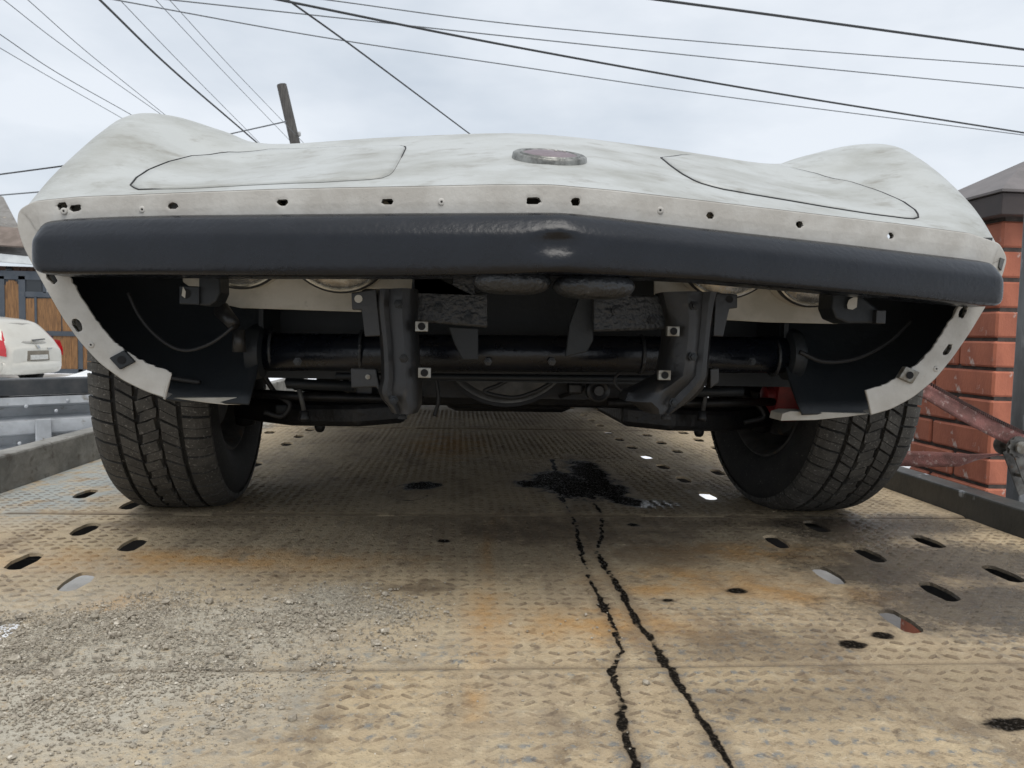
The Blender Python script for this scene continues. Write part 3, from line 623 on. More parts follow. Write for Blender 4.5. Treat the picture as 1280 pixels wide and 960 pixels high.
# ---- bumper bar
def bumper():
    px = [(45, 274, 341), (70, 270, 343), (130, 267, 343.5), (210, 265, 344), (350, 263.5, 345), (520, 262, 345), (640, 261.5, 343), (690, 261, 340), (740, 264.5, 343), (880, 281, 350), (1060, 301.5, 366), (1160, 314, 375), (1220, 321, 381), (1250, 326, 383)]
    T = np.array([PV(x, a, -.872) for x, a, b in px]); B = np.array([PV(x, b, -.885) for x, a, b in px])
    xs = np.linspace(T[0][0]+.017, T[-1][0]-.017, 190); zt = np.interp(xs, T[:, 0], T[:, 2]); zb = np.interp(xs, B[:, 0], B[:, 2])
    for _ in range(6):
        for z in (zt, zb): z[1:-1] = (z[:-2]+z[2:])*.25+z[1:-1]*.5
    yb = -.885+VS*(np.sqrt(xs**2+.012**2)-.012)
    prof = [(.062, 0), (.020, 0), (.008, .006), (.0028, .026), (.0006, .07), (0, .18), (0, .30), (.0003, .42), (.0009, .53), (.002, .60), (.0045, .66), (.009, .735), (.014, .81), (.0195, .885), (.0265, .945), (.037, .985), (.05, 1.0), (.066, 1.003)]
    V = []; k = len(prof); D = PV(697, 304, -.885)
    rings = []
    for i, x in enumerate(xs): rings.append((x, yb[i], zb[i], zt[i], 1.0))
    e = .020
    cap = [(math.cos(a), math.sin(a)) for a in np.linspace(math.pi/2, 0, 7)[:-1]]
    def cp(idx, sg): return [(xs[idx]+sg*e*c, yb[idx]+VS*e*c+.010*(1-s), zb[idx]+(zt[idx]-zb[idx])*.5*(1-.62-.38*s), zt[idx]-(zt[idx]-zb[idx])*.5*(1-.62-.38*s), s) for s, c in [(s_, c_) for c_, s_ in [(math.cos(a), math.sin(a)) for a in np.linspace(0.12, math.pi/2, 7)[:-1]]]]
    rings = cp(0, -1)+rings+cp(-1, 1)[::-1]
    for (x, y, b, t, s) in rings:
        for (dy, q) in prof:
            z = b+(t-b)*q; yy = y+dy
            g = math.exp(-((x-D[0])/.024)**2-((z-D[2])/.012)**2); yy += .013*g
            g2 = math.exp(-((x-D[0]+.02)/.06)**2-((z-D[2]-.008)/.02)**2); yy += .0022*g2*math.sin((x*.8+z)*420)*(dy < .02)
            V.append((x, yy, z+.003*g))
    n = len(rings); F = [(i*k+j, (i+1)*k+j, (i+1)*k+j+1, i*k+j+1) for i in range(n-1) for j in range(k-1)]
    F += [tuple(range(k)), tuple((n-1)*k+j for j in range(k-1, -1, -1))]
    F += [(i*k, i*k+k-1, (i+1)*k+k-1, (i+1)*k) for i in range(n-1)]
    b = mk('bumper_bar', V, F, 'black_paint', car); sharp(b.data, 60)
    # two rounded crush pads under the middle of the bar
    for (cx, cy, w) in ((640, 352, .052), (742, 358, .054)):
        c = PV(cx, cy, -.835); U = []; nu, nv = 28, 14
        m = MB()
        for i in range(nu):
            for j in range(nv+1):
                a = 2*math.pi*i/nu; t = -math.pi/2+math.pi*j/nv
                ex = lambda q, p: math.copysign(abs(q)**p, q)
                U.append((c[0]+w*ex(math.cos(a), .6)*ex(math.cos(t), .6), c[1]+.035*ex(math.sin(a), .8)*ex(math.cos(t), .6), c[2]+.017*math.sin(t)))
        m.add(U, [(i*(nv+1)+j, ((i+1) % nu)*(nv+1)+j, ((i+1) % nu)*(nv+1)+j+1, i*(nv+1)+j+1) for i in range(nu) for j in range(nv)])
        m.build('crush_pad', 'black_rough', b)
    # hook shaped side brackets hanging from the bar
    for sg, q in ((-1, ((248, 340), (274, 340), (275, 366), (270, 377), (262, 382), (248, 382))), (1, ((1042, 362), (1066, 362), (1080, 372), (1100, 388), (1098, 404), (1060, 404), (1045, 398), (1040, 385)))):
        m = MB().prism([PY(x, y, -.645) for x, y in q], (0, .05, 0)); br = m.build('bumper_bracket', 'dark_paint', car, sm=False, bevel=.003)
    q = [PY(x, y, -.652) for x, y in ((224, 357), (249, 358), (249, 381), (224, 380))]
    t = MB().prism(q, (0, .006, 0)).build('bracket_tab', 'dark_paint', car, sm=False, bevel=.0015)
    c = PY(232, 367, -.653); MB().lathe([(0, .0075), (0, .0001)], c, (0, 1, 0), 14).build('tab_hole', 'hole_dark', t)
    c = PY(229.5, 366, -.6536); MB().prism([c+np.array(v) for v in ((-.003, 0, -.004), (.002, 0, -.008), (.003, 0, .002), (-.001, 0, .009))], (0, .0004, 0)).build('tab_slot', 'panel_white', t, sm=False)
    MB().prism([PY(x, y, -.652) for x, y in ((1059, 381), (1061, 375), (1068, 371), (1072, 371.5), (1071, 384), (1066, 387), (1060, 386))], (0, .001, 0)).build('tab_hole', 'panel_white', car, sm=False)
    c = PY(1100, 396, -.655); MB().box(c-np.array([.006, 0, .011]), c+np.array([.010, .03, .011])).build('bracket_tab', 'horn_paint', car, sm=False, bevel=.0015)
bumper()
# ---- headlight buckets
def headlights():
    for sg, poly in ((-1, ((228, 338), (228, 352), (262, 377), (300, 385), (452, 390), (452, 361), (519, 361), (519, 325), (228, 320))), (1, ((818, 335), (818, 369), (905, 369), (905, 400), (960, 403), (1048, 405), (1068, 380), (1068, 340)))):
        pts = [PY(x, y, -.487) for x, y in poly]
        pan = MB().prism(pts, (0, .006, 0)).build('headlight_panel', 'panel_white', car, sm=False, bevel=.002)
        for (px, py) in ((300, 358), (425, 363)) if sg < 0 else ((905, 371), (1013, 381)):
            k = .080 if px in (300, 1013) else .088
            bt = PY(px, py, -.512); ax = np.array([0, -.94, -.34]); c = bt+np.array([0, -.34, .94])*k
            MB().lathe([(-.026, k+.012), (-.016, k+.010), (-.008, k+.007), (-.004, k+.0045)], c, ax, 56).build('lamp_cup', 'panel_white', pan)
            MB().lathe([(-.012, k+.0060), (-.001, k+.0055), (.001, k+.0035), (-.002, k+.001)], c, ax, 56).build('gasket_ring', 'gasket', pan)
            MB().lathe([(-.004, k+.0015), (.003, k+.001), (.004, k-.002), (.001, k-.0035)], c, ax, 56).build('lamp_rim', 'chrome', pan, auto=50)
            MB().lathe([(0, k-.0025), (.008, k*.9), (.015, k*.67), (.020, k*.34), (.021, .0005)], c, ax, 56).build('headlight', 'lamp_reflector', pan)
headlights()
# ---- frame horns, cross tube, plates
def horn(rows, Yf, relief, name='frame_horn'):
    k = len(relief); V = []
    for y, a, b in rows:
        for j in range(k):
            x = a+(b-a)*j/(k-1); p = PY(x, y, Yf); V.append((p[0], Yf+relief[j], p[2]))
    n = len(rows)
    F = [(i*k+j, (i+1)*k+j, (i+1)*k+j+1, i*k+j+1) for i in range(n-1) for j in range(k-1)]
    base = len(V); V += [(v[0], Yf+.075, v[2]) for v in V]
    ring = [i*k for i in range(n)]+[(n-1)*k+j for j in range(1, k)]+[i*k+k-1 for i in range(n-2, -1, -1)]+[j for j in range(k-2, 0, -1)]
    F += [(ring[i], base+ring[i], base+ring[(i+1) % len(ring)], ring[(i+1) % len(ring)]) for i in range(len(ring))]
    o = mk(name, V, F, 'horn_paint', car); sharp(o.data, 34); return o
def chassis():
    Yf = -.655
    hl = horn([(360, 468, 521), (380, 467, 520), (400, 469, 520), (425, 472, 521), (450, 474, 522), (475, 474, 524), (490, 470, 525), (500, 474, 525), (510, 483, 525), (518, 488, 521)], Yf, [.030, .014, .010, .014, .008, .003, 0, .004, .012, .026])
    MB().prism([PY(x, y, Yf+.02) for x, y in ((439, 366), (470, 361), (476, 420), (456, 421), (452, 388), (440, 387))], (0, .008, 0)).build('horn_ear', 'horn_paint', hl, sm=False, bevel=.0015)
    MB().lathe([(0, .0062), (0, .0001)], PY(448, 373.5, Yf+.019), (0, 1, 0), 14).build('ear_hole', 'panel_white', hl)
    MB().prism([PY(x, y, Yf+.03) for x, y in ((438, 460), (470, 461), (476, 492), (470, 484), (439, 485))], (0, .02, 0)).build('horn_foot', 'horn_paint', hl, sm=False, bevel=.002)
    MB().lathe([(0, .004), (-.004, .004), (-.004, .0001)], PY(460, 471, Yf+.03), (0, 1, 0), 8).build('bolt', 'clip_metal', hl, sm=False)
    MB().lathe([(.012, .0045), (0, .0045), (0, .0075), (-.005, .0075), (-.005, .0001)], PY(503, 521, Yf+.03)+np.array([0, 0, .002]), (0, 0, 1), 10).build('bolt', 'oily_metal', hl, sm=False)
    hr = horn([(364, 834, 908), (380, 838, 903), (400, 843, 899), (425, 842, 896), (450, 838, 894), (470, 834, 893), (482, 812, 890), (492, 790, 884), (503, 786, 872), (511, 806, 858), (518, 814, 846)], Yf, [.026, .014, .006, 0, .001, .006, .015, .011, .014, .030])
    MB().prism([PY(x, y, Yf+.02) for x, y in ((895, 366), (922, 368), (922, 385), (912, 386), (904, 421), (892, 420))], (0, .008, 0)).build('horn_ear', 'horn_paint', hr, sm=False, bevel=.0015)
    MB().lathe([(0, .006), (0, .0001)], PY(912, 374, Yf+.019), (0, 1, 0), 14).build('ear_hole', 'hole_dark', hr)
    MB().prism([PY(x, y, Yf+.03) for x, y in ((888, 461), (899, 460), (899, 478), (888, 486))], (0, .02, 0)).build('horn_foot', 'horn_paint', hr, sm=False, bevel=.002)
    MB().lathe([(.010, .005), (0, .005), (0, .008), (-.005, .008), (-.005, .0001)], PY(833, 520, Yf+.03), (0, 0, 1), 10).build('bolt', 'oily_metal', hr, sm=False)
    for (x, y, h) in ((527, 408, hl), (530.5, 466, hl), (842, 414, hr), (831, 469, hr)):
        p = PY(x, y, Yf-.004); s = .0098
        c = MB().box(p+np.array([-s, 0, -s*.8]), p+np.array([s, .010, s*.8])).build('clip_nut', 'clip_metal', h, sm=False, bevel=.001)
        MB().lathe([(-.0012, .0058), (-.0012, .0001)], p, (0, 1, 0), 16).build('clip_hole', 'hole_dark', h)
    # upper plates
    MB().prism([PY(x, y, -.60) for x, y in ((517, 330), (517, 363), (558, 363), (565, 356), (566, 330), (592, 330), (594, 366), (610, 366), (610, 410), (517, 402))], (0, .02, 0)).build('upper_plate', 'black_rough', car, sm=False, bevel=.004)
    MB().prism([PY(x, y, -.60) for x, y in ((790, 340), (790, 369), (836, 368), (836, 412), (742, 415), (742, 372), (760, 371), (762, 340))], (0, .02, 0)).build('upper_plate', 'black_rough', car, sm=False, bevel=.004)
    MB().prism([PY(x, y, -.57) for x, y in ((560, 408), (598, 410), (598, 450), (578, 450), (568, 430))], (0, .012, 0)).build('strap_plate', 'dark_paint', car, sm=False, bevel=.002)
    MB().prism([PY(x, y, -.57) for x, y in ((724, 372), (742, 372), (742, 425), (734, 440), (707, 446), (712, 405))], (0, .012, 0)).build('strap_plate', 'dark_paint', car, sm=False, bevel=.002)
    # tube across the nose
    a = PY(322, 440, -.45); b = PY(988, 444, -.45); t = MB().tube([a, (a+b)/2, b], .0335, 28).build('cross_tube', 'black_rough', car)
    t.data.materials[0] = MATS['black_paint']
    for p, s in ((a, 1), (b, -1)):
        MB().lathe([(-.012, .001), (-.012, .046), (-.004, .049), (.010, .046), (.014, .038), (.016, .03)], p, (s, 0, 0), 28).build('tube_flange', 'dark_paint', t, auto=50)
    MB().tube([PY(420, 470, -.33), PY(850, 474, -.33)], .007, 8).build('tie_bar', 'dark_paint', car)
    MB().prism([PY(x, y, -.36) for x, y in ((436, 452), (880, 456), (880, 468), (436, 466))], (0, .03, 0)).build('lower_rail', 'dark_paint', car, sm=False, bevel=.002)
    # closed dark panels of the nose cavity
    MB().box((-.55, -.33, .315), (.55, -.322, .715)).build('radiator_panel', 'dark_paint', car, sm=False)
    for s in (-1, 1):
        # inner wing liner: curved sheet from the flange back to the front of the wheel housing
        m = MB(); nx, nz = 14, 16; U = []
        for i in range(nx):
            for j in range(nz):
                x = .47+(.785-.47)*i/(nx-1); q = j/(nz-1); z = .283+(.70-.283)*q
                zb = .283+.30*max(0, (x-.60)/.22)**1.8; z = zb+(.60-zb)*q
                y = -.385-.13*(1-q)**3-.04*((x-.64)/.18)**2
                U.append((s*x, y, z))
        m.add(U, [(i*nz+j, (i+1)*nz+j, (i+1)*nz+j+1, i*nz+j+1) for i in range(nx-1) for j in range(nz-1)])
        ln = m.build('wing_liner', 'dark_paint', car); so = ln.modifiers.new('s', 'SOLIDIFY'); so.thickness = .004
        MB().prism([(s*.470, -.46, .37), (s*.470, -.30, .37), (s*.470, -.30, .70), (s*.470, -.46, .62)], (s*.008, 0, 0)).build('liner_side', 'dark_paint', car, sm=False)
    MB().prism([PY(x, y, -.535) for x, y in ((216, 497.5), (255, 497), (300, 496.5), (302, 506), (282, 506), (262, 504), (240, 501))], (0, .05, 0)).build('wing_lip', 'panel_white', car, sm=False, bevel=.001)
    MB().prism([PY(x, y, -.535) for x, y in ((978, 517), (988, 514), (1040, 515.5), (1088, 517), (1060, 521), (1020, 525), (976, 526))], (0, .05, 0)).build('wing_lip', 'panel_white', car, sm=False, bevel=.001)
    # thin cables in the left wing and lamp connectors
    pts = [PY(x, y, -.56) for x, y in ((160, 366), (172, 392), (190, 415), (212, 432), (232, 438), (252, 434), (272, 424), (292, 408))]
    P = np.array(pts); MB().tube([cr(P, t) for t in np.linspace(0, len(P)-1, 40)], .0028, 7).build('wiring', 'hose', car)
    MB().tube([PY(276, 386, -.52), PY(286, 398, -.53), PY(293, 406, -.54)], [.014, .012, .0105], 12).build('lamp_socket', 'horn_paint', car)
    MB().tube([PY(298, 412, -.52), PY(299, 440, -.52)], [.010, .012], 12).build('lamp_socket', 'horn_paint', car)
    P = np.array([PY(x, y, -.40) for x, y in ((770, 452), (776, 462), (768, 474), (774, 486), (790, 492))]); MB().tube([cr(P, t) for t in np.linspace(0, 4, 24)], .003, 6).build('wiring', 'hose', car)
chassis()
def drivetrain():
    c = PY(632, 508, -.20)+np.array([0, 0, .160])
    d = MB().lathe([(.02, .05), (-.004, .06), (-.010, .10), (-.004, .138), (-.012, .146), (-.012, .152), (.01, .152), (.01, .146)], c, (0, 1, 0), 64).build('fan_pulley', 'grey_metal', car, auto=50)
    MB().lathe([(-.008, .153), (-.010, .1600), (.012, .1600), (.010, .153)], c, (0, 1, 0), 64).build('drive_belt', 'gasket', d, auto=50)
    MB().lathe([(-.014, .045), (-.014, .0485), (.012, .0485), (.012, .045)], c+np.array([0, -.02, -.055]), (0, 1, 0), 40).build('drive_belt', 'gasket', d, auto=50)
    p = PY(747, 488, -.26); pu = MB().lathe([(.02, .024), (-.012, .024), (-.014, .020), (-.010, .012), (-.018, .010), (-.018, .0001)], p, (0, 1, 0), 24).build('idler_pulley', 'horn_paint', car, auto=40)
    MB().tube([PY(700, 496, -.14), PY(745, 480, -.2)], .005, 6).build('belt_run', 'gasket', pu)
    MB().box((-.34, -.12, .245), (.34, .14, .37)).build('crossmember', 'oily_metal', car, sm=False, bevel=.02)
    MB().box((-.16, .0, .22), (.16, .7, .40)).build('oil_pan', 'oily_metal', car, sm=False, bevel=.03)
    MB().box((-.50, .55, .30), (.50, 3.1, .44)).build('floor_pan', 'oily_metal', car, sm=False, bevel=.02)
    for s in (-1, 1):
        # lower wishbone
        poly = [(s*.24, -.16, .21), (s*.34, -.20, .205), (s*.50, -.12, .195), (s*.645, -.035, .20), (s*.645, .035, .20), (s*.46, .12, .20), (s*.24, .16, .21)]
        arm = MB().prism(poly, (0, 0, .05)).build('lower_arm', 'oily_metal', car, sm=False, bevel=.012)
        MB().lathe([(-.035, .012), (-.03, .022), (.0, .026), (.03, .024), (.045, .016), (.06, .012)], (s*.625, 0, .215), (0, 0, 1), 18).build('ball_joint', 'oily_metal', arm)
        MB().lathe([(-.014, .006), (-.010, .010), (-.004, .012), (.0, .012)], (s*.435, -.10, .195), (0, 0, 1), 12).build('bolt_end', 'oily_metal', arm)
        # upper arm
        MB().prism([(s*.36, -.10, .455), (s*.62, -.02, .44), (s*.62, .03, .44), (s*.36, .12, .455)], (0, 0, .03)).build('upper_arm', 'oily_metal', car, sm=False, bevel=.008)
        # coil spring
        P = [(s*.45+.06*math.cos(t), .0+.06*math.sin(t), .25+.28*t/(2*math.pi*6)) for t in np.linspace(0, 2*math.pi*6, 100)]
        MB().tube(P, .008, 7).build('coil_spring', 'dark_paint', car)
        # sway bar link and steering rod
        ex = 372 if s < 0 else 885; ex2 = 381 if s < 0 else 878
        l1 = MB().tube([PY(ex, 478, -.21), PY(ex2, 518, -.21)], .005, 8).build('sway_link', 'grey_metal', car)
        MB().lathe([(-.012, .006), (-.01, .011), (-.002, .012), (.002, .009), (.010, .010), (.012, .004)], PY(ex2, 520, -.21), (0, 0, 1), 14).build('link_bush', 'horn_paint', l1)
        MB().lathe([(-.012, .006), (-.01, .013), (.008, .013), (.012, .006)], PY(ex, 476, -.21), (0, 0, 1), 14).build('link_bush', 'dark_paint', l1)
        MB().tube([(s*.20, -.19, .265), (s*.44, -.19, .268), (s*.63, -.13, .27)], .010, 10).build('steering_rod', 'oily_metal', car)
        MB().tube([(s*.34, -.25, .295), (s*.47, -.26, .300), (s*.48, -.20, .30)], .011, 10).build('sway_bar', 'dark_paint', car)
        # frame rail
        MB().box((s*.40-.045, .10, .33), (s*.40+.045, 3.0, .45)).build('frame_rail', 'oily_metal', car, sm=False, bevel=.01)
drivetrain()
def clutter():
    rr = random.Random(5)
    for (x, y, Y) in ((498, 380, -.656), (505, 448, -.658), (492, 500, -.652), (868, 382, -.656), (866, 446, -.658), (842, 503, -.654), (548, 384, -.603), (585, 398, -.603), (770, 388, -.603), (815, 400, -.603), (372, 452, -.487), (940, 452, -.487), (610, 452, -.487), (690, 452, -.487)):
        p = PY(x, y, Y); m = MB().lathe([(.002, .0075), (-.0012, .0075), (-.0014, .005), (-.0055, .0047), (-.006, .0001)], p, (0, 1, 0), 6)
        m.build('hex_bolt', rr.choice(['horn_paint', 'oily_metal', 'dark_paint']), car, sm=False)
    def hose(pts, Y, r, mat='hose', name='rubber_hose'):
        P = np.array([PY(x, y, Y+(q[0] if q else 0)) for x, y, *q in pts]); MB().tube([cr(P, t) for t in np.linspace(0, len(P)-1, 8*len(P))], r, 8).build(name, mat, car)
    hose([(640, 472), (622, 482), (606, 490), (640, 497), (668, 490), (690, 478)], -.25, .0045)
    hose([(330, 470), (345, 492), (362, 505), (352, 520), (330, 515)], -.16, .0055)
    hose([(905, 470), (915, 488), (940, 500), (955, 520), (930, 528)], -.10, .006)
    hose([(545, 474), (548, 500), (543, 520)], -.28, .004, 'oily_metal', 'drain_tube')
    hose([(784, 470), (795, 482), (815, 478), (830, 488)], -.30, .005)
    hose([(120, 400), (140, 425), (170, 455), (205, 470), (250, 478)], -.50, .004)
    hose([(1000, 440), (1030, 452), (1070, 448), (1110, 428), (1140, 400)], -.50, .004)
    for (x, y, w, h, Y) in ((410, 478, .05, .02, -.20), (455, 488, .035, .03, -.18), (720, 486, .03, .022, -.22), (812, 484, .035, .02, -.24), (890, 512, .03, .025, -.10), (352, 512, .03, .022, -.12)):
        p = PY(x, y, Y); MB().box(p-np.array([w/2, 0, h/2]), p+np.array([w/2, .04, h/2])).build('bracket', rr.choice(['oily_metal', 'horn_paint', 'dark_paint']), car, sm=False, bevel=.004)
    for s_ in (-1, 1):                                   # weld beads where the tube meets its end flanges and the horns
        for X in (.455, .30, .205):
            P = [(s_*X, -.45+.0340*math.cos(a), .3735+.0340*math.sin(a)+.004*(s_ > 0)) for a in np.linspace(0, 2*math.pi, 40)]
            MB().tube(P, [.0028+.0009*rr.random() for _ in P], 6, False).build('weld_bead', 'black_rough', car)
clutter()
# ---- wheels
def wheel(cx, cy, steer, caliper, R=.332, simple=False):
    cz = R-.007; cs, sn = math.cos(steer), math.sin(steer)
    def tf(a, r, th):                            # axial, radius, angle -> world
        x, y, z = a, r*math.cos(th), r*math.sin(th)
        p = [cx+x*cs-y*sn, cy+x*sn+y*cs, cz+z]
        if p[2] < .0035: p[2] = .0035+.1*(p[2]-.0035)*0
        return tuple(p)
    w = bpy.data.objects.new('wheel', None); COL.objects.link(w); w.location = (cx, cy, cz); w.empty_display_size = .1
    setparent(w, car)
    prof = [(-.078, .195), (-.092, .200), (-.104, .218), (-.113, .250), (-.1125, .275), (-.107, .298), (-.099, .313), (-.086, .321), (-.05, .3235), (0, .324), (.05, .3235), (.086, .321), (.099, .313), (.107, .298), (.1125, .275), (.113, .250), (.104, .218), (.092, .200), (.078, .195)]
    n = 120; k = len(prof)
    V = [tf(a, r, 2*math.pi*i/n) for i in range(n) for a, r in prof]
    F = [(i*k+j, i*k+j+1, ((i+1) % n)*k+j+1, ((i+1) % n)*k+j) for i in range(n) for j in range(k-1)]
    mk('tyre', V, F, 'rubber', w)
    # tread blocks
    V = []; F = []
    def rad(a): return .3325-.0022*(abs(a)/.06)**2-max(0, abs(a)-.078)**2*14
    NB = 88; ribs = [(-.110, -.064, .012, .5, 4, .14), (-.0545, -.0235, .040, .0, 2, .15), (-.0155, .0155, -.026, .3, 2, .10), (.0235, .0545, .040, .6, 2, .15), (.064, .110, .012, .1, 4, .14)]
    rr = random.Random(3)
    for (a0, a1, sk, off, na, gap) in ribs:
        for b in range(NB):
            g2 = gap*(1.7 if b % 2 else .45)
            t0 = (b+off)*2*math.pi/NB; t1 = t0+2*math.pi/NB*(1-g2); base = len(V)
            zig = .004*(1 if b % 2 else -1) if abs(a0+a1) < .01 else 0
            top = []
            for i in range(na+1):
                a = a0+(a1-a0)*i/na; f = (a-(a0+a1)/2); dth = f*sk/(.034*.33)*.5
                curve = (f/(a1-a0))**2*.012 if na == 4 else 0
                for t in (t0, t1):
                    aa = a+(zig if i in (0, na) else 0)*(1 if t == t0 else .3)
                    V.append(tf(aa, rad(a), t+dth+curve)); 
            for i in range(na+1):
                a = a0+(a1-a0)*i/na; f = (a-(a0+a1)/2); dth = f*sk/(.034*.33)*.5; curve = (f/(a1-a0))**2*.012 if na == 4 else 0
                for t in (t0, t1): V.append(tf(a, rad(a)-.0105, t+dth+curve))
            m = 2*(na+1)
            for i in range(na):
                F.append((base+2*i, base+2*i+1, base+2*i+3, base+2*i+2))
                F.append((base+2*i, base+2*i+2, base+m+2*i+2, base+m+2*i)); F.append((base+2*i+1, base+m+2*i+1, base+m+2*i+3, base+2*i+3))
            F.append((base, base+m, base+m+1, base+1)); F.append((base+2*na, base+2*na+1, base+m+2*na+1, base+m+2*na))
    t = mk('tread', V, F, 'tread_rubber', w, sm=False)
    so = 1 if cx < 0 else -1                     # inner side of the wheel
    ax = np.array([cs*so, sn*so, 0])
    MB().lathe([(.076, .197), (.092, .203), (.094, .196), (.082, .186), (.06, .180), (.02, .172), (-.02, .165), (-.03, .10), (-.03, .02)], (cx, cy, cz), ax, 48).build('rim', 'rim_steel', w, auto=45)
    dk = MB().lathe([(.02, .03), (.02, .149), (.028, .150), (.050, .150), (.056, .146), (.056, .085), (.075, .08), (.075, .0005)], (cx, cy, cz), ax, 48).build('brake_disc', 'rim_steel', w, auto=45)
    if caliper:
        m = MB(); r0, r1 = .095, .178; a0, a1 = math.radians(140), math.radians(214)
        def pt(a, r, h): return (cx+so*h*cs, cy+r*math.cos(a)*1.0, cz+r*math.sin(a))
        N = 8; U = []
        for i in range(N+1):
            a = a0+(a1-a0)*i/N
            for (r, h) in ((r0, .055), (r0, .105), (r0+.02, .122), (r1-.012, .118), (r1, .10), (r1, .055)): U.append(pt(a, r, h))
        m.add(U, [(i*6+j, (i+1)*6+j, (i+1)*6+(j+1) % 6, i*6+(j+1) % 6) for i in range(N) for j in range(6)]+[tuple(range(6)), tuple(N*6+j for j in range(5, -1, -1))])
        for a in (3.0, 3.45): m.lathe([(.0, .022), (.022, .02), (.026, .012), (.026, .0005)], pt(a, .135, .116), ax, 14)
        m.build('brake_caliper', 'red_paint', w, auto=40)
    # knuckle stub inboard
    MB().lathe([(.06, .05), (.11, .045), (.15, .03), (.16, .0005)], (cx, cy, cz), ax, 20).build('hub_stub', 'oily_metal', w, auto=40)
    return w
wheel(-.745, 0, math.radians(3.5), False); wheel(.712, 0, math.radians(4.5), True)
wheel(-.755, 2.49, 0, False); wheel(.755, 2.49, 0, False)
def cabin():
    m = MB(); st = [(.95, .62, .845, .845), (1.45, .52, .82, 1.14), (1.9, .50, .82, 1.16), (2.6, .50, .81, .98), (3.1, .5, .80, .83)]
    V = []
    for y, w, zb, zt in st: V += [(-w-.08, y, zb-.03), (-w, y, zt-.01), (0, y, zt+.01), (w, y, zt-.01), (w+.08, y, zb-.03)]
    m.add(V, [(i*5+j, i*5+j+1, (i+1)*5+j+1, (i+1)*5+j) for i in range(4) for j in range(4)]); m.build('cabin_top', 'window_dark', car, sm=False)
cabin()

# ================================================================== GRAVEL ON THE DECK
def gravel():
    xs = RNG.uniform(-1.1, .2, 190000); ys = RNG.uniform(-1.4, -.6, 190000)
    d = sand_density(xs, ys); dens = .35+.65*smooth(.35, .6, fnoise(xs, ys, 9, 60)); keep = (RNG.random(xs.size) < d*dens*.62)
    # loose scatter around the heap
    sc = (RNG.random(xs.size) < .006) & (xs < .1)
    k = keep | sc; xs, ys = xs[k], ys[k]; n = len(xs)
    r = .0006+.0012*RNG.random(n)**2; big = RNG.random(n); r = np.where(big > .975, RNG.uniform(.0018, .0034, n), r); r = np.where(big > .9975, RNG.uniform(.0035, .0065, n), r)
    t = (1+5**.5)/2; ico = np.array([(-1, t, 0), (1, t, 0), (-1, -t, 0), (1, -t, 0), (0, -1, t), (0, 1, t), (0, -1, -t), (0, 1, -t), (t, 0, -1), (t, 0, 1), (-t, 0, -1), (-t, 0, 1)])/math.hypot(1, t)
    fc = [(0, 11, 5), (0, 5, 1), (0, 1, 7), (0, 7, 10), (0, 10, 11), (1, 5, 9), (5, 11, 4), (11, 10, 2), (10, 7, 6), (7, 1, 8), (3, 9, 4), (3, 4, 2), (3, 2, 6), (3, 6, 8), (3, 8, 9), (4, 9, 5), (2, 4, 11), (6, 2, 10), (8, 6, 7), (9, 8, 1)]
    J = ico[None]*(1+.35*RNG.uniform(-1, 1, (n, 12, 1)))
    a = RNG.uniform(0, 6.28, n); ca, sa = np.cos(a)[:, None], np.sin(a)[:, None]
    X = (J[..., 0]*ca-J[..., 1]*sa)*r[:, None]*1.2+xs[:, None]; Y = (J[..., 0]*sa+J[..., 1]*ca)*r[:, None]+ys[:, None]
    hh = .0015*smooth(.3, .7, fnoise(xs, ys, 12, 71))*sand_density(xs, ys)*RNG.random(n)
    Z = J[..., 2]*r[:, None]*.8+(deck_z(xs, ys)+.002+r*.45+hh)[:, None]
    V = np.stack([X, Y, Z], 2).reshape(-1, 3); F = (np.array(fc)[None]+12*np.arange(n)[:, None, None]).reshape(-1, 3)
    o = mk('gravel', V, F.tolist(), 'stone', None, sm=False); setp(o, 'loose grey gravel and sand spilled on the deck near the camera', 'gravel', kind='stuff')
gravel()

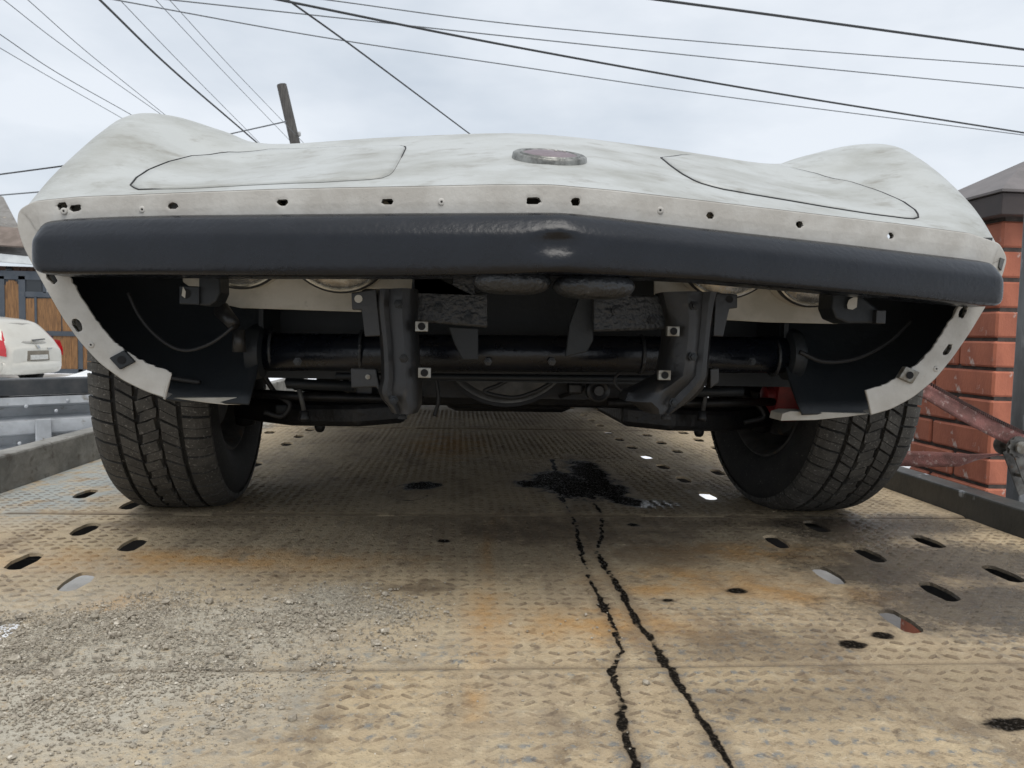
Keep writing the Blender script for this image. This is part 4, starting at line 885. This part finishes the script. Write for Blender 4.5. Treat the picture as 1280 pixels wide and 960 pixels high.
# ================================================================== RATCHET STRAPS
def ribbon(P, W, N, wid):                        # centre points, width directions, -> strip verts
    V = []
    for p, w in zip(P, W):
        w = np.array(w, float); w /= np.linalg.norm(w)
        for q in (-1, -.5, 0, .5, 1): V.append(np.array(p)+w*q*wid/2)
    n = len(P); return V, [(i*5+j, i*5+j+1, (i+1)*5+j+1, (i+1)*5+j) for i in range(n-1) for j in range(4)]
def straps():
    s1 = empty('ratchet_strap', tuple(PX(1262, 560, 1.2)), 'faded red webbing strap with steel ratchet, sloping up towards the right front tyre', 'strap')
    a = np.array([.89, -.10, .335]); b = np.array(PX(1158, 490, .95)); c = np.array(PX(1278, 553, 1.19)); d = np.array([1.34, -.25, .09])
    P = [a, b]+[b+(c-b)*t+np.array([0, 0, -.004*math.sin(math.pi*t)]) for t in np.linspace(.1, 1, 12)]+[d]
    W = [np.array([.1, .3, 1.])*(1)+np.array([.25, -.5, 0])*min(1, i/13) for i in range(len(P))]
    V, F = ribbon(P, W, None, .038); o = mk('webbing', V, F, 'webbing', s1); sm = o.modifiers.new('s', 'SOLIDIFY'); sm.thickness = .003
    # stitched dark edge of the folded strap
    off = np.array([-.004, -.006, .024]); m = MB()
    for p, q in zip(P[1:-1], P[2:]):
        for t in np.linspace(0, 1, 5)[:-1]:
            e = p+(q-p)*t; m.box(e+off-np.array([.0016, .002, .004]), e+off+np.array([.0016, .002, .004]))
    m.build('stitching', 'webbing_dark', o, sm=False)
    # ratchet
    c = np.array(PY(1264, 557, -.15))
    fr = MB()
    for dy in (-.020, .022):
        fr.lathe([(-.0015, .0005), (-.0015, .025), (.0015, .025), (.0015, .0005)], c+np.array([0, dy, 0]), (0.15, 1, .1), 22)
    fr.build('ratchet_frame', 'ratchet_metal', s1, auto=40)
    g = MB(); N = 11; U = []
    for i in range(N*2):
        r = .026 if i % 2 else .0215; t = math.pi*i/N; U.append(c+np.array([r*math.cos(t), -.024, r*math.sin(t)]))
    g.prism(U, (0, .004, 0)); g.build('ratchet_gear', 'ratchet_metal', s1, sm=False, bevel=.0008)
    MB().tube([c+np.array([0, -.034, 0]), c+np.array([0, .03, 0])], [.011, .011], 18).build('spool', 'ratchet_metal', s1, auto=40)
    MB().lathe([(0, .0145), (-.004, .0135), (-.006, .008), (-.006, .0005)], c+np.array([0, -.032, 0]), (0, 1, 0), 18).build('spool_nut', 'clip_metal', s1, auto=40)
    h0 = c+np.array([.004, -.018, -.012]); h1 = np.array(PY(1292, 622, -.16)); t = h1-h0; t /= np.linalg.norm(t); sd = np.array([t[2], 0, -t[0]])
    hd = MB()
    for dy in (0, .034): hd.prism([h0+sd*.013+np.array([0, dy, 0]), h1+sd*.010+np.array([0, dy, 0]), h1-sd*.010+np.array([0, dy, 0]), h0-sd*.013+np.array([0, dy, 0])], (0, .003, 0))
    hd.build('ratchet_handle', 'ratchet_metal', s1, sm=False, bevel=.001)
    MB().tube([h0*.45+h1*.55+np.array([0, -.004, 0]), h0*.45+h1*.55+np.array([0, .04, 0])], .005, 10).build('handle_pin', 'clip_metal', s1)
    s2 = empty('ratchet_strap', tuple(PX(1130, 575, .95)), 'lower faded red webbing strap, twisted, low behind the right front tyre', 'strap')
    a = np.array([.84, .05, .13]); b = np.array(PX(1125, 573, .96)); c2 = np.array(PX(1205, 575, 1.09)); e = np.array(PX(1256, 566, 1.19))
    P = [a, b]+[b+(c2-b)*t for t in (.25, .5, .75, 1)]+[c2+(e-c2)*t for t in (.25, .5, .75, 1)]
    W = []
    for i in range(len(P)):
        t = i/(len(P)-1); an = .15+1.25*smooth(.2, .9, t); W.append((math.sin(an)*.6, -math.sin(an)*.5, math.cos(an)+.12))
    V, F = ribbon(P, W, None, .038); o = mk('webbing', V, F, 'webbing', s2); sm = o.modifiers.new('s', 'SOLIDIFY'); sm.thickness = .003
straps()

# ================================================================== RIGHT: BRICK PILLAR + STEEL POST
def pillar():
    PX0, PX1, PYA, PYB = 1.67, 2.13, .60, 1.06
    p = empty('brick_pillar', (1.9, .83, GZ), 'red brick gate pillar with grey-brown metal pyramid cap', 'pillar')
    MB().box((PX0+.012, PYA+.012, GZ), (PX1-.012, PYB-.012, .86)).build('mortar_core', 'mortar', p, sm=False)
    cache = {}
    def brick(cx, cy, z, lx, ly):
        key = (round(lx, 3), round(ly, 3))
        if key not in cache:
            bm = bmesh.new(); bmesh.ops.create_cube(bm, size=1.0); bmesh.ops.scale(bm, vec=(lx, ly, .088), verts=bm.verts)
            bmesh.ops.bevel(bm, geom=list(bm.edges), offset=.007, segments=1, affect='EDGES'); me = bpy.data.meshes.new('brick'); bm.to_mesh(me); bm.free(); me.materials.append(MATS['brick']); cache[key] = me
        o = bpy.data.objects.new('brick', cache[key]); COL.objects.link(o); o.location = (cx, cy, z); setparent(o, p)
        j = random.uniform(-.0015, .0015); o.location.x += j
    g = .012; d = .12; zc = .829-.05; i = 0
    while zc > GZ+.03:
        L = PX1-PX0
        A = (.135, .325) if i % 2 else (.268, .192)
        # -X face (far to near), then +X face; -Y and +Y faces between
        y = PYB
        for k, l in enumerate(A[::1]):
            ya, yb = y, y-l; y = yb; brick(PX0+d/2, (ya+yb)/2, zc, d, l-g); brick(PX1-d/2, (ya+yb)/2, zc, d, l-g)
        inner = L-2*d; brick((PX0+PX1)/2, PYA+d/2, zc, inner-g, d); brick((PX0+PX1)/2, PYB-d/2, zc, inner-g, d)
        zc -= .1; i += 1
    o = .055; zb, zt = .835, .905
    MB().box((PX0-o+.01, PYA-o+.01, zb), (PX1+o-.01, PYB+o-.01, zt)).build('cap_fascia', 'cap_dark', p, sm=False, bevel=.003)
    a, b, c, e = PX0-o, PX1+o, PYA-o, PYB+o; ap = ((a+b)/2, (c+e)/2, zt+.17)
    MB().add([(a, c, zt+.002), (b, c, zt+.002), (b, e, zt+.002), (a, e, zt+.002), (a, c, zt+.010), (b, c, zt+.010), (b, e, zt+.010), (a, e, zt+.010), ap],
             [(0, 3, 2, 1), (0, 1, 5, 4), (1, 2, 6, 5), (2, 3, 7, 6), (3, 0, 4, 7), (4, 5, 8), (5, 6, 8), (6, 7, 8), (7, 4, 8)]).build('cap', 'cap_metal', p, sm=False)
    x_ = PY(1256, 620, .03)[0]; m = MB().box((x_, -.02, GZ), (x_+.03, .03, 1.05)).box((x_+.0302, -.012, GZ), (x_+.12, .022, 1.05))
    setp(m.build('steel_post', 'post_steel', None, sm=False, bevel=.004), 'upright grey galvanized steel post at the right edge, in front of the brick pillar', 'post')
pillar()

# ================================================================== LEFT BACKGROUND
def guard():
    a = PY(-120, 480, 1.75); b = PY(230, 480, 2.6)
    a = np.array([a[0], a[1], 0]); b = np.array([b[0], b[1], 0]); t = (b-a)/np.linalg.norm(b-a); nrm = np.array([t[1], -t[0], 0]); L = np.linalg.norm(b-a)
    g = empty('guard_rail', ((a+b)/2)[0:2].tolist()+[GZ], 'galvanized corrugated steel barrier beyond the left edge of the truck bed', 'barrier')
    def zpix(y): return PY(50, y, 2.15)[2]
    prof = [(0, zpix(493)), (.05, zpix(494)), (.055, zpix(503)), (-.03, zpix(508)), (-.035, zpix(518)), (.05, zpix(523)), (.056, zpix(534)), (.05, zpix(538)), (-.03, zpix(543)), (-.035, zpix(553)), (.05, zpix(558)), (.055, zpix(567)), (0, zpix(571))]
    V = []; N = 20
    for i in range(N+1):
        p = a+t*L*i/N
        for d, z in prof: V.append(p+nrm*d+np.array([0, 0, z]))
    k = len(prof); mk('beam', V, [(i*k+j, i*k+j+1, (i+1)*k+j+1, (i+1)*k+j) for i in range(N) for j in range(k-1)], 'galvanized', g, sm=True, auto=30)
    p = a-nrm*.05; z0, z1 = zpix(492), zpix(472)
    MB().prism([p+np.array([0, 0, z0]), p+nrm*.10+np.array([0, 0, z0]), p+nrm*.10+np.array([0, 0, z1]), p+np.array([0, 0, z1])], t*L).build('top_rail', 'dark_steel', g, sm=False, bevel=.006)
    z2, z3 = zpix(600), zpix(576); MB().prism([p+np.array([0, 0, z2]), p+nrm*.06+np.array([0, 0, z2]), p+nrm*.06+np.array([0, 0, z3]), p+np.array([0, 0, z3])], t*L).build('bottom_rail', 'dark_steel', g, sm=False, bevel=.006)
    for f in (.02, .30, .98):
        q = a+t*L*f-nrm*.06; MB().prism([q-t*.04+np.array([0, 0, GZ]), q+t*.04+np.array([0, 0, GZ]), q+t*.04+np.array([0, 0, z1]), q-t*.04+np.array([0, 0, z1])], -nrm*.06).build('post', 'dark_steel', g, sm=False)
    # bracket seen against the beam
    f = np.dot(PY(45, 540, 2.15)[:2]-a[:2], t[:2]); q = a+t*f+nrm*.060
    br = MB().prism([q-t*.035+np.array([0, 0, zpix(561)]), q+t*.035+np.array([0, 0, zpix(561)]), q+t*.035+np.array([0, 0, zpix(521)]), q-t*.035+np.array([0, 0, zpix(521)])], nrm*.012).build('bracket', 'galvanized', g, sm=False, bevel=.004)
    MB().prism([q-t*.03+nrm*.002+np.array([0, 0, zpix(562)]), q+t*.036+nrm*.002+np.array([0, 0, zpix(562)]), q+t*.036+nrm*.002+np.array([0, 0, zpix(551)]), q-t*.03+nrm*.002+np.array([0, 0, zpix(551)])], nrm*.012).build('bracket_stain', 'rust_steel', br, sm=False)
    for (px, py) in ((20, 505), (84, 500), (88, 543), (66, 512), (10, 549)):
        f = np.dot(PY(px, py, 2.15)[:2]-a[:2], t[:2]); q = a+t*f+nrm*.054+np.array([0, 0, zpix(py)])
        MB().lathe([(0, .009), (.004, .008), (.006, .004), (.006, .0005)], q, nrm, 12).build('bolt', 'galvanized', g)
guard()
def parked_car():
    c = empty('parked_car', (-9.75, 16.3, GZ), 'pale dusty hatchback parked by the wooden gates, rear end showing', 'car')
    ang = math.radians(80)                       # car's forward direction: away and to the left
    fw = np.array([-math.sin(ang), math.cos(ang), 0]); rt = np.array([math.cos(ang), math.sin(ang), 0]); O = np.array([-9.38, 15.7, GZ])
    def T(x, y, z): return O+rt*x+fw*y+np.array([0, 0, z])
    # lofted body: (y, halfwidth bottom, halfwidth belt, halfwidth roof, z bottom, z belt, z roof)
    st = [(-.02, .70, .74, .70, .34, .60, .84), (.05, .80, .82, .72, .27, .66, .92), (.16, .83, .85, .66, .25, .92, 1.10), (.40, .84, .86, .63, .25, .95, 1.36), (.62, .845, .865, .61, .25, .95, 1.47), (1.3, .85, .87, .62, .24, .94, 1.53), (2.0, .85, .87, .61, .24, .93, 1.49), (2.6, .85, .87, .60, .24, .92, 1.36), (3.1, .85, .86, .72, .25, .90, 1.0), (3.8, .82, .82, .66, .27, .80, .84), (4.1, .70, .72, .60, .34, .60, .64)]
    def ring(y, wb, wl_, wr, zb, zl, zr):
        half = [(0, zb), (wb*.9, zb), (wb, zb+.06), (wl_, (zb+zl)/2), (wl_*.985, zl), (wr+.04, zr-.07), (wr-.04, zr-.015), (0, zr)]
        return [T(-x, y, z) for x, z in half[::-1][:-1]]+[T(x, y, z) for x, z in half[:-1]]
    R = np.array([ring(*s) for s in st]); ts = np.linspace(0, len(st)-1, 41); G = np.array([[cr(R[:, j], t) for j in range(R.shape[1])] for t in ts]); k = R.shape[1]
    V = G.reshape(-1, 3); F = [(i*k+j, (i+1)*k+j, (i+1)*k+(j+1) % k, i*k+(j+1) % k) for i in range(len(ts)-1) for j in range(k)]+[tuple(range(k)), tuple((len(ts)-1)*k+j for j in range(k-1, -1, -1))]
    b = mk('body', V, F, 'car_paint', c); sb = b.modifiers.new('s', 'SUBSURF'); sb.levels = 1; sb.render_levels = 1
    def rear(x, z):                               # y of the rear skin at height z
        return np.interp(z, [.30, .45, .62, .84, .93, 1.10, 1.36, 1.47], [.02, -.03, -.03, -.02, .05, .16, .40, .60])+.12*(x/.8)**2
    def sheet(name, poly, mat, off=-.012, par=c):
        V = [T(x, rear(x, z)+off, z) for x, z in poly]; V2 = [T(x, rear(x, z)+off+.03, z) for x, z in poly]; n = len(poly)
        return mk(name, V+V2, [tuple(range(n))]+[(i, n+i, n+(i+1) % n, (i+1) % n) for i in range(n)], mat, par, sm=False)
    rw = sheet('rear_window', [(-.58, .97), (-.3, .95), (0, .945), (.3, .95), (.58, .97), (.50, 1.34), (.25, 1.375), (0, 1.38), (-.25, 1.375), (-.50, 1.34)], 'car_glass', -.02)
    sheet('wiper', [(-.05, 1.0), (.38, 1.03), (.38, 1.045), (-.05, 1.02)], 'car_trim', -.035, rw)
    sheet('number_plate_recess', [(-.34, .56), (.34, .56), (.32, .78), (-.32, .78)], 'mud', -.018)
    pl = sheet('number_plate', [(-.26, .585), (.26, .585), (.26, .69), (-.26, .69)], 'plate_white', -.034)
    sheet('badge', [(-.04, .83), (.04, .83), (.04, .90), (-.04, .90)], 'chrome', -.03); sheet('model_badge', [(.28, .81), (.52, .81), (.52, .84), (.28, .84)], 'chrome', -.03)
    for s in (-1, 1):
        tl = sheet('tail_light', [(s*.60, .66), (s*.815, .66), (s*.83, .82), (s*.76, 1.02), (s*.66, 1.20), (s*.63, 1.18), (s*.68, .98), (s*.62, .86)], 'tail_red', -.03)
        mk('light_wrap', [T(s*q, y, z) for y, z, q in ((.04, .66, .865), (.30, .70, .885), (.34, .86, .885), (.24, 1.02, .865), (.10, 1.0, .85), (.04, .82, .86))], [tuple(range(6))], 'tail_red', tl, sm=False)
        sheet('indicator', [(s*.56, .66), (s*.60, .66), (s*.62, .84), (s*.58, .82)], 'tail_clear', -.032, tl)
    V = []; n = 17; zs = [.30, .33, .42, .52, .545]; ds = [.03, -.045, -.075, -.06, .0]
    for i in range(n):
        x = -.86+1.72*i/(n-1)
        for z, d in zip(zs, ds): V.append(T(x, rear(x*.9, z)+d+(.10 if abs(x) > .84 else 0), z))
    mk('rear_bumper', V, [(i*5+j, (i+1)*5+j, (i+1)*5+j+1, i*5+j+1) for i in range(n-1) for j in range(4)], 'car_paint', c)
    for s in (-1, 1):
        V = [T(s*.872, y, z) for y, z in ((.55, .98), (1.3, .97), (2.5, .96), (2.05, 1.38), (1.3, 1.44), (.75, 1.40))]
        V = [T(s*(.865-(z-.95)*.48), y, z) for y, z in ((.55, .99), (1.3, .98), (2.5, .97), (2.1, 1.38), (1.3, 1.43), (.75, 1.39))]
        mk('side_window', V, [tuple(range(6))], 'window_dark', c, sm=False)
        for y in (.78, 3.3):
            w = MB().lathe([(-.09, .17), (-.09, .28), (-.06, .305), (.06, .305), (.09, .28), (.09, .17), (-.09, .17)], T(s*.77, y, .30), rt, 32).build('wheel', 'rubber', c, auto=40)
            MB().lathe([(.07, .18), (.06, .15), (.08, .05), (.09, .0005)], T(s*.77, y, .30), rt*s, 24).build('wheel_rim', 'rim_steel', w, auto=40)
parked_car()
def house():
    Y = 20.5
    h = empty('wooden_house', (-15, 22, GZ), 'old brown timber house with grey slate roof at the left edge', 'house')
    k = 1.0
    def q(x, y, Yd=Y): return PY(x, y, Yd)
    zt = q(20, 332)[2]
    xr = q(58, 340)[0]
    MB().box((-19, Y+.3, GZ), (xr+.8, Y+5.5, zt)).build('wall', 'wood_old', h, sm=False)
    # boards of the wall above the gates
    x = -14.0; 
    while x < xr+.75:
        MB().box((x, Y+.26, q(20, 346)[2]), (x+.17, Y+.302, zt-.02)).build('wall_board', 'wood_old', h, sm=False); x += .19
    z_e = q(50, 331)[2]
    # main slate roof: slopes back from the eave, ridge runs left
    e0 = np.array(q(-140, 306, Y-.1)); e1 = np.array(q(48, 330, Y-.1)); r0 = np.array(q(-140, 200, Y+3)); r1 = np.array(q(4, 246, Y+3))
    def slab(a, b, c, d, th, name, mat):
        nn = np.cross(b-a, d-a); nn /= np.linalg.norm(nn); return MB().prism([a, b, c, d], -nn*th if nn[2] > 0 else nn*th).build(name, mat, h, sm=False)
    slab(e0, e1, r1, r0, .06, 'roof', 'slate')
    b0 = np.array(q(-140, 296, Y-.18)); b1 = np.array(q(40, 309, Y-.18)); b2 = np.array(q(30, 286, Y+.6)); b3 = np.array(q(-140, 268, Y+.6))
    slab(b0, b1, b2, b3, .05, 'porch_roof', 'roof_brown')
    slab(np.array(q(-140, 316, Y-.26)), np.array(q(48, 331, Y-.26)), np.array(q(40, 321, Y-.20)), np.array(q(-140, 303, Y-.20)), .05, 'roof_edge', 'fascia_pale')
    p = q(11, 337, Y+.24); MB().lathe([(0, .09), (-.02, .085), (-.02, .0005)], p, (0, 1, 0), 14).build('wall_vent', 'window_dark', h)
    # gates
    g = empty('wooden_gates', (q(60, 468)[0], Y, GZ), 'dark steel framed gates with orange-brown plank panels and arched tops', 'gate')
    def rect(x0, y0, x1, y1, Yd, th, name, mat, par, bevel=0):
        a = q(x0, y1, Yd); b = q(x1, y0, Yd); return MB().box((a[0], Yd, a[2]), (b[0], Yd+th, b[2])).build(name, mat, par, sm=False, bevel=bevel)
    rect(-60, 345, 150, 467, Y-.01, .05, 'backing', 'gate_steel', g)
    def planks(x0, y0, x1, y1, n, arch=0):
        for i in range(n):
            xa = x0+(x1-x0)*i/n; xb = x0+(x1-x0)*(i+1)/n-.35; m = ((xa+xb)/2-(x0+x1)/2)/((x1-x0)/2)
            yt = y0+arch*m*m
            rect(xa, yt, xb, y1, Y-.035+random.uniform(-.004, .004), .024, 'plank', 'wood_board', g)
    planks(6, 347, 23, 398, 6, 9) if False else None
    planks(7, 350, 24, 462, 6, 8); planks(-30, 350, -8, 462, 6, 8)
    planks(46, 373, 76, 414, 8); planks(67, 420, 97, 462, 8); planks(32, 373, 43, 414, 3); planks(78, 373, 98, 414, 5); planks(32, 420, 64, 462, 8); planks(103, 352, 125, 462, 6, 8)
    for (x0, y0, x1, y1) in ((1, 345, 5, 466), (25, 345, 31, 466), (98, 345, 102, 466), (31, 366, 98, 371), (31, 414.5, 98, 419), (-60, 462.5, 150, 467), (-60, 342, 150, 347), (54, 347, 57, 366), (43.5, 371, 45.5, 414)):
        rect(x0, y0, x1, y1, Y-.06, .045, 'gate_bar', 'gate_steel', g)
    rect(33, 349, 52, 366, Y-.03, .02, 'gate_window', 'window_dark', g); rect(58, 349, 78, 366, Y-.03, .02, 'gate_window', 'fascia_pale', g)
house()
def heap(name, cx, cy, rx, ry, h, label, seed):
    n = 26; V = [(cx, cy, GZ+h)]; F = []
    for i in range(1, 9):
        for j in range(n):
            a = 2*math.pi*j/n; r = i/8; w = 1+.25*(fnoise(np.array([math.cos(a)*2+seed]), np.array([math.sin(a)*2]), 1.5, seed)[0]-.5)*2
            x, y = cx+rx*r*w*math.cos(a), cy+ry*r*w*math.sin(a); z = GZ+h*(1-r**1.7)*(1+.4*(fnoise(np.array([x]), np.array([y]), 2.0, seed)[0]-.5))-.05*(i == 8)
            V.append((x, y, z))
    F = [(0, 1+j, 1+(j+1) % n) for j in range(n)]+[(1+(i-1)*n+j, 1+i*n+j, 1+i*n+(j+1) % n, 1+(i-1)*n+(j+1) % n) for i in range(1, 8) for j in range(n)]
    setp(mk(name, V, F, 'snow'), label, 'snow')
p = PZ(108, 484, GZ); heap('snow_heap', p[0]+.25, p[1]+1.0, 1.5, 1.2, .42, 'white snow heap by the gates, left of the front wheel', 3)
p = PZ(20, 492, GZ); heap('snow_bank', p[0]-1.0, p[1]-.6, 2.4, .8, .12, 'low dirty snow bank under the parked hatchback', 8)
# ---- utility pole and overhead lines
def pole():
    a = PY(352, 106, 25); b = PY(368, 175, 25); d = (b-a)/(a[2]-b[2]); base = a+d*(a[2]-GZ)
    p = empty('utility_pole', tuple(base), 'dark leaning wooden utility pole top above the left fender', 'pole')
    MB().tube([base, base*.5+a*.5, a], [.21, .18, .165], 8).build('trunk', 'pole_wood', p)
    c = PY(374, 170, 25); MB().tube([PY(364, 170, 25), c], .03, 6).build('crossarm', 'pole_wood', p)
    MB().lathe([(-.02, .02), (.02, .06), (.06, .05), (.10, .06), (.14, .03), (.15, .001)], c, (0, 0, 1), 10).build('insulator', 'porcelain', p)
pole()
def wire(pts, Z, r, mat, label, e1=.6):
    P = np.array([PZ(x, y, Z) for x, y in pts]); a = P[0]+(P[0]-P[1])*(1.2 if len(P) == 2 else 3.0); b = P[-1]+(P[-1]-P[-2])*(e1 if len(P) == 2 else 3.0)
    P = np.vstack([a, P, b]); Q = [P[0]]+[cr(P[1:-1], t) for t in np.linspace(0, len(P)-3, 10*(len(P)-3)+1)]+[P[-1]]
    setp(MB().tube(Q, r, 6).build('power_line', mat), label, 'cable', 'overhead cables against the grey sky')
WIRES = [
 ([(125, 0), (212, 84), (300, 160)], 6.0, .022, 'cable', 'thick dark cable descending steeply to the left fender'),
 ([(150, 0), (222, 75), (306, 160)], 6.6, .008, 'cable_grey', 'thin cable running close beside the thick steep cable at upper left'),
 ([(350, 0), (640, 58), (960, 115), (1280, 166)], 6.0, .021, 'cable', 'long dark cable crossing from top left of centre to the right edge'),
 ([(360, 0), (430, 50), (500, 102), (588, 168)], 6.2, .018, 'cable', 'dark cable descending to the middle of the bonnet edge'),
 ([(825, 0), (960, 18), (1120, 40), (1280, 62)], 5.6, .020, 'cable', 'thick dark cable across the top right corner'),
 ([(145, 0), (400, 46), (640, 82), (900, 120), (1180, 156)], 6.4, .012, 'cable_grey', 'faint grey cable just below the long dark one'),
 ([(215, 0), (420, 22), (640, 46), (960, 79), (1280, 110)], 6.6, .012, 'cable_grey', 'grey twisted cable, second from the top at the right'),
 ([(410, 0), (640, 30), (960, 59), (1280, 83)], 6.6, .011, 'cable_grey', 'grey twisted cable, directly under the thick cable at top right'),
 ([(195, 0), (275, 85), (355, 168)], 7.0, .008, 'cable_grey', 'thin cable, left one of a pair running to the leaning pole'),
 ([(212, 0), (285, 80), (352, 150)], 7.0, .008, 'cable_grey', 'thin cable, right one of a pair running to the leaning pole'),
 ([(5, 0), (80, 58), (190, 135)], 7.0, .009, 'cable_grey', 'thin cable at top left, lower one of a pair meeting above the fender peak'),
 ([(35, 0), (110, 66), (197, 136)], 7.0, .009, 'cable_grey', 'thin cable at top left, upper one of a pair meeting above the fender peak'),
 ([(0, 43), (70, 90), (158, 140)], 6.8, .011, 'cable_grey', 'thin cable from the left edge to the fender, upper of two'),
 ([(0, 60), (60, 95), (146, 144)], 6.8, .009, 'cable_grey', 'thin cable from the left edge to the fender, lower of two'),
 ([(0, 218), (60, 210)], 6.4, .030, 'cable', 'short dark cable at the left edge, higher of two beside the fender'),
 ([(0, 244), (36, 241)], 6.0, .030, 'cable_grey', 'short grey cable at the left edge, lower of two beside the fender'),
 ([(312, 162), (357, 152)], 7.2, .022, 'cable_grey', 'short cable rising from the fender to the leaning pole', .02),
]
for w in WIRES: wire(*w)
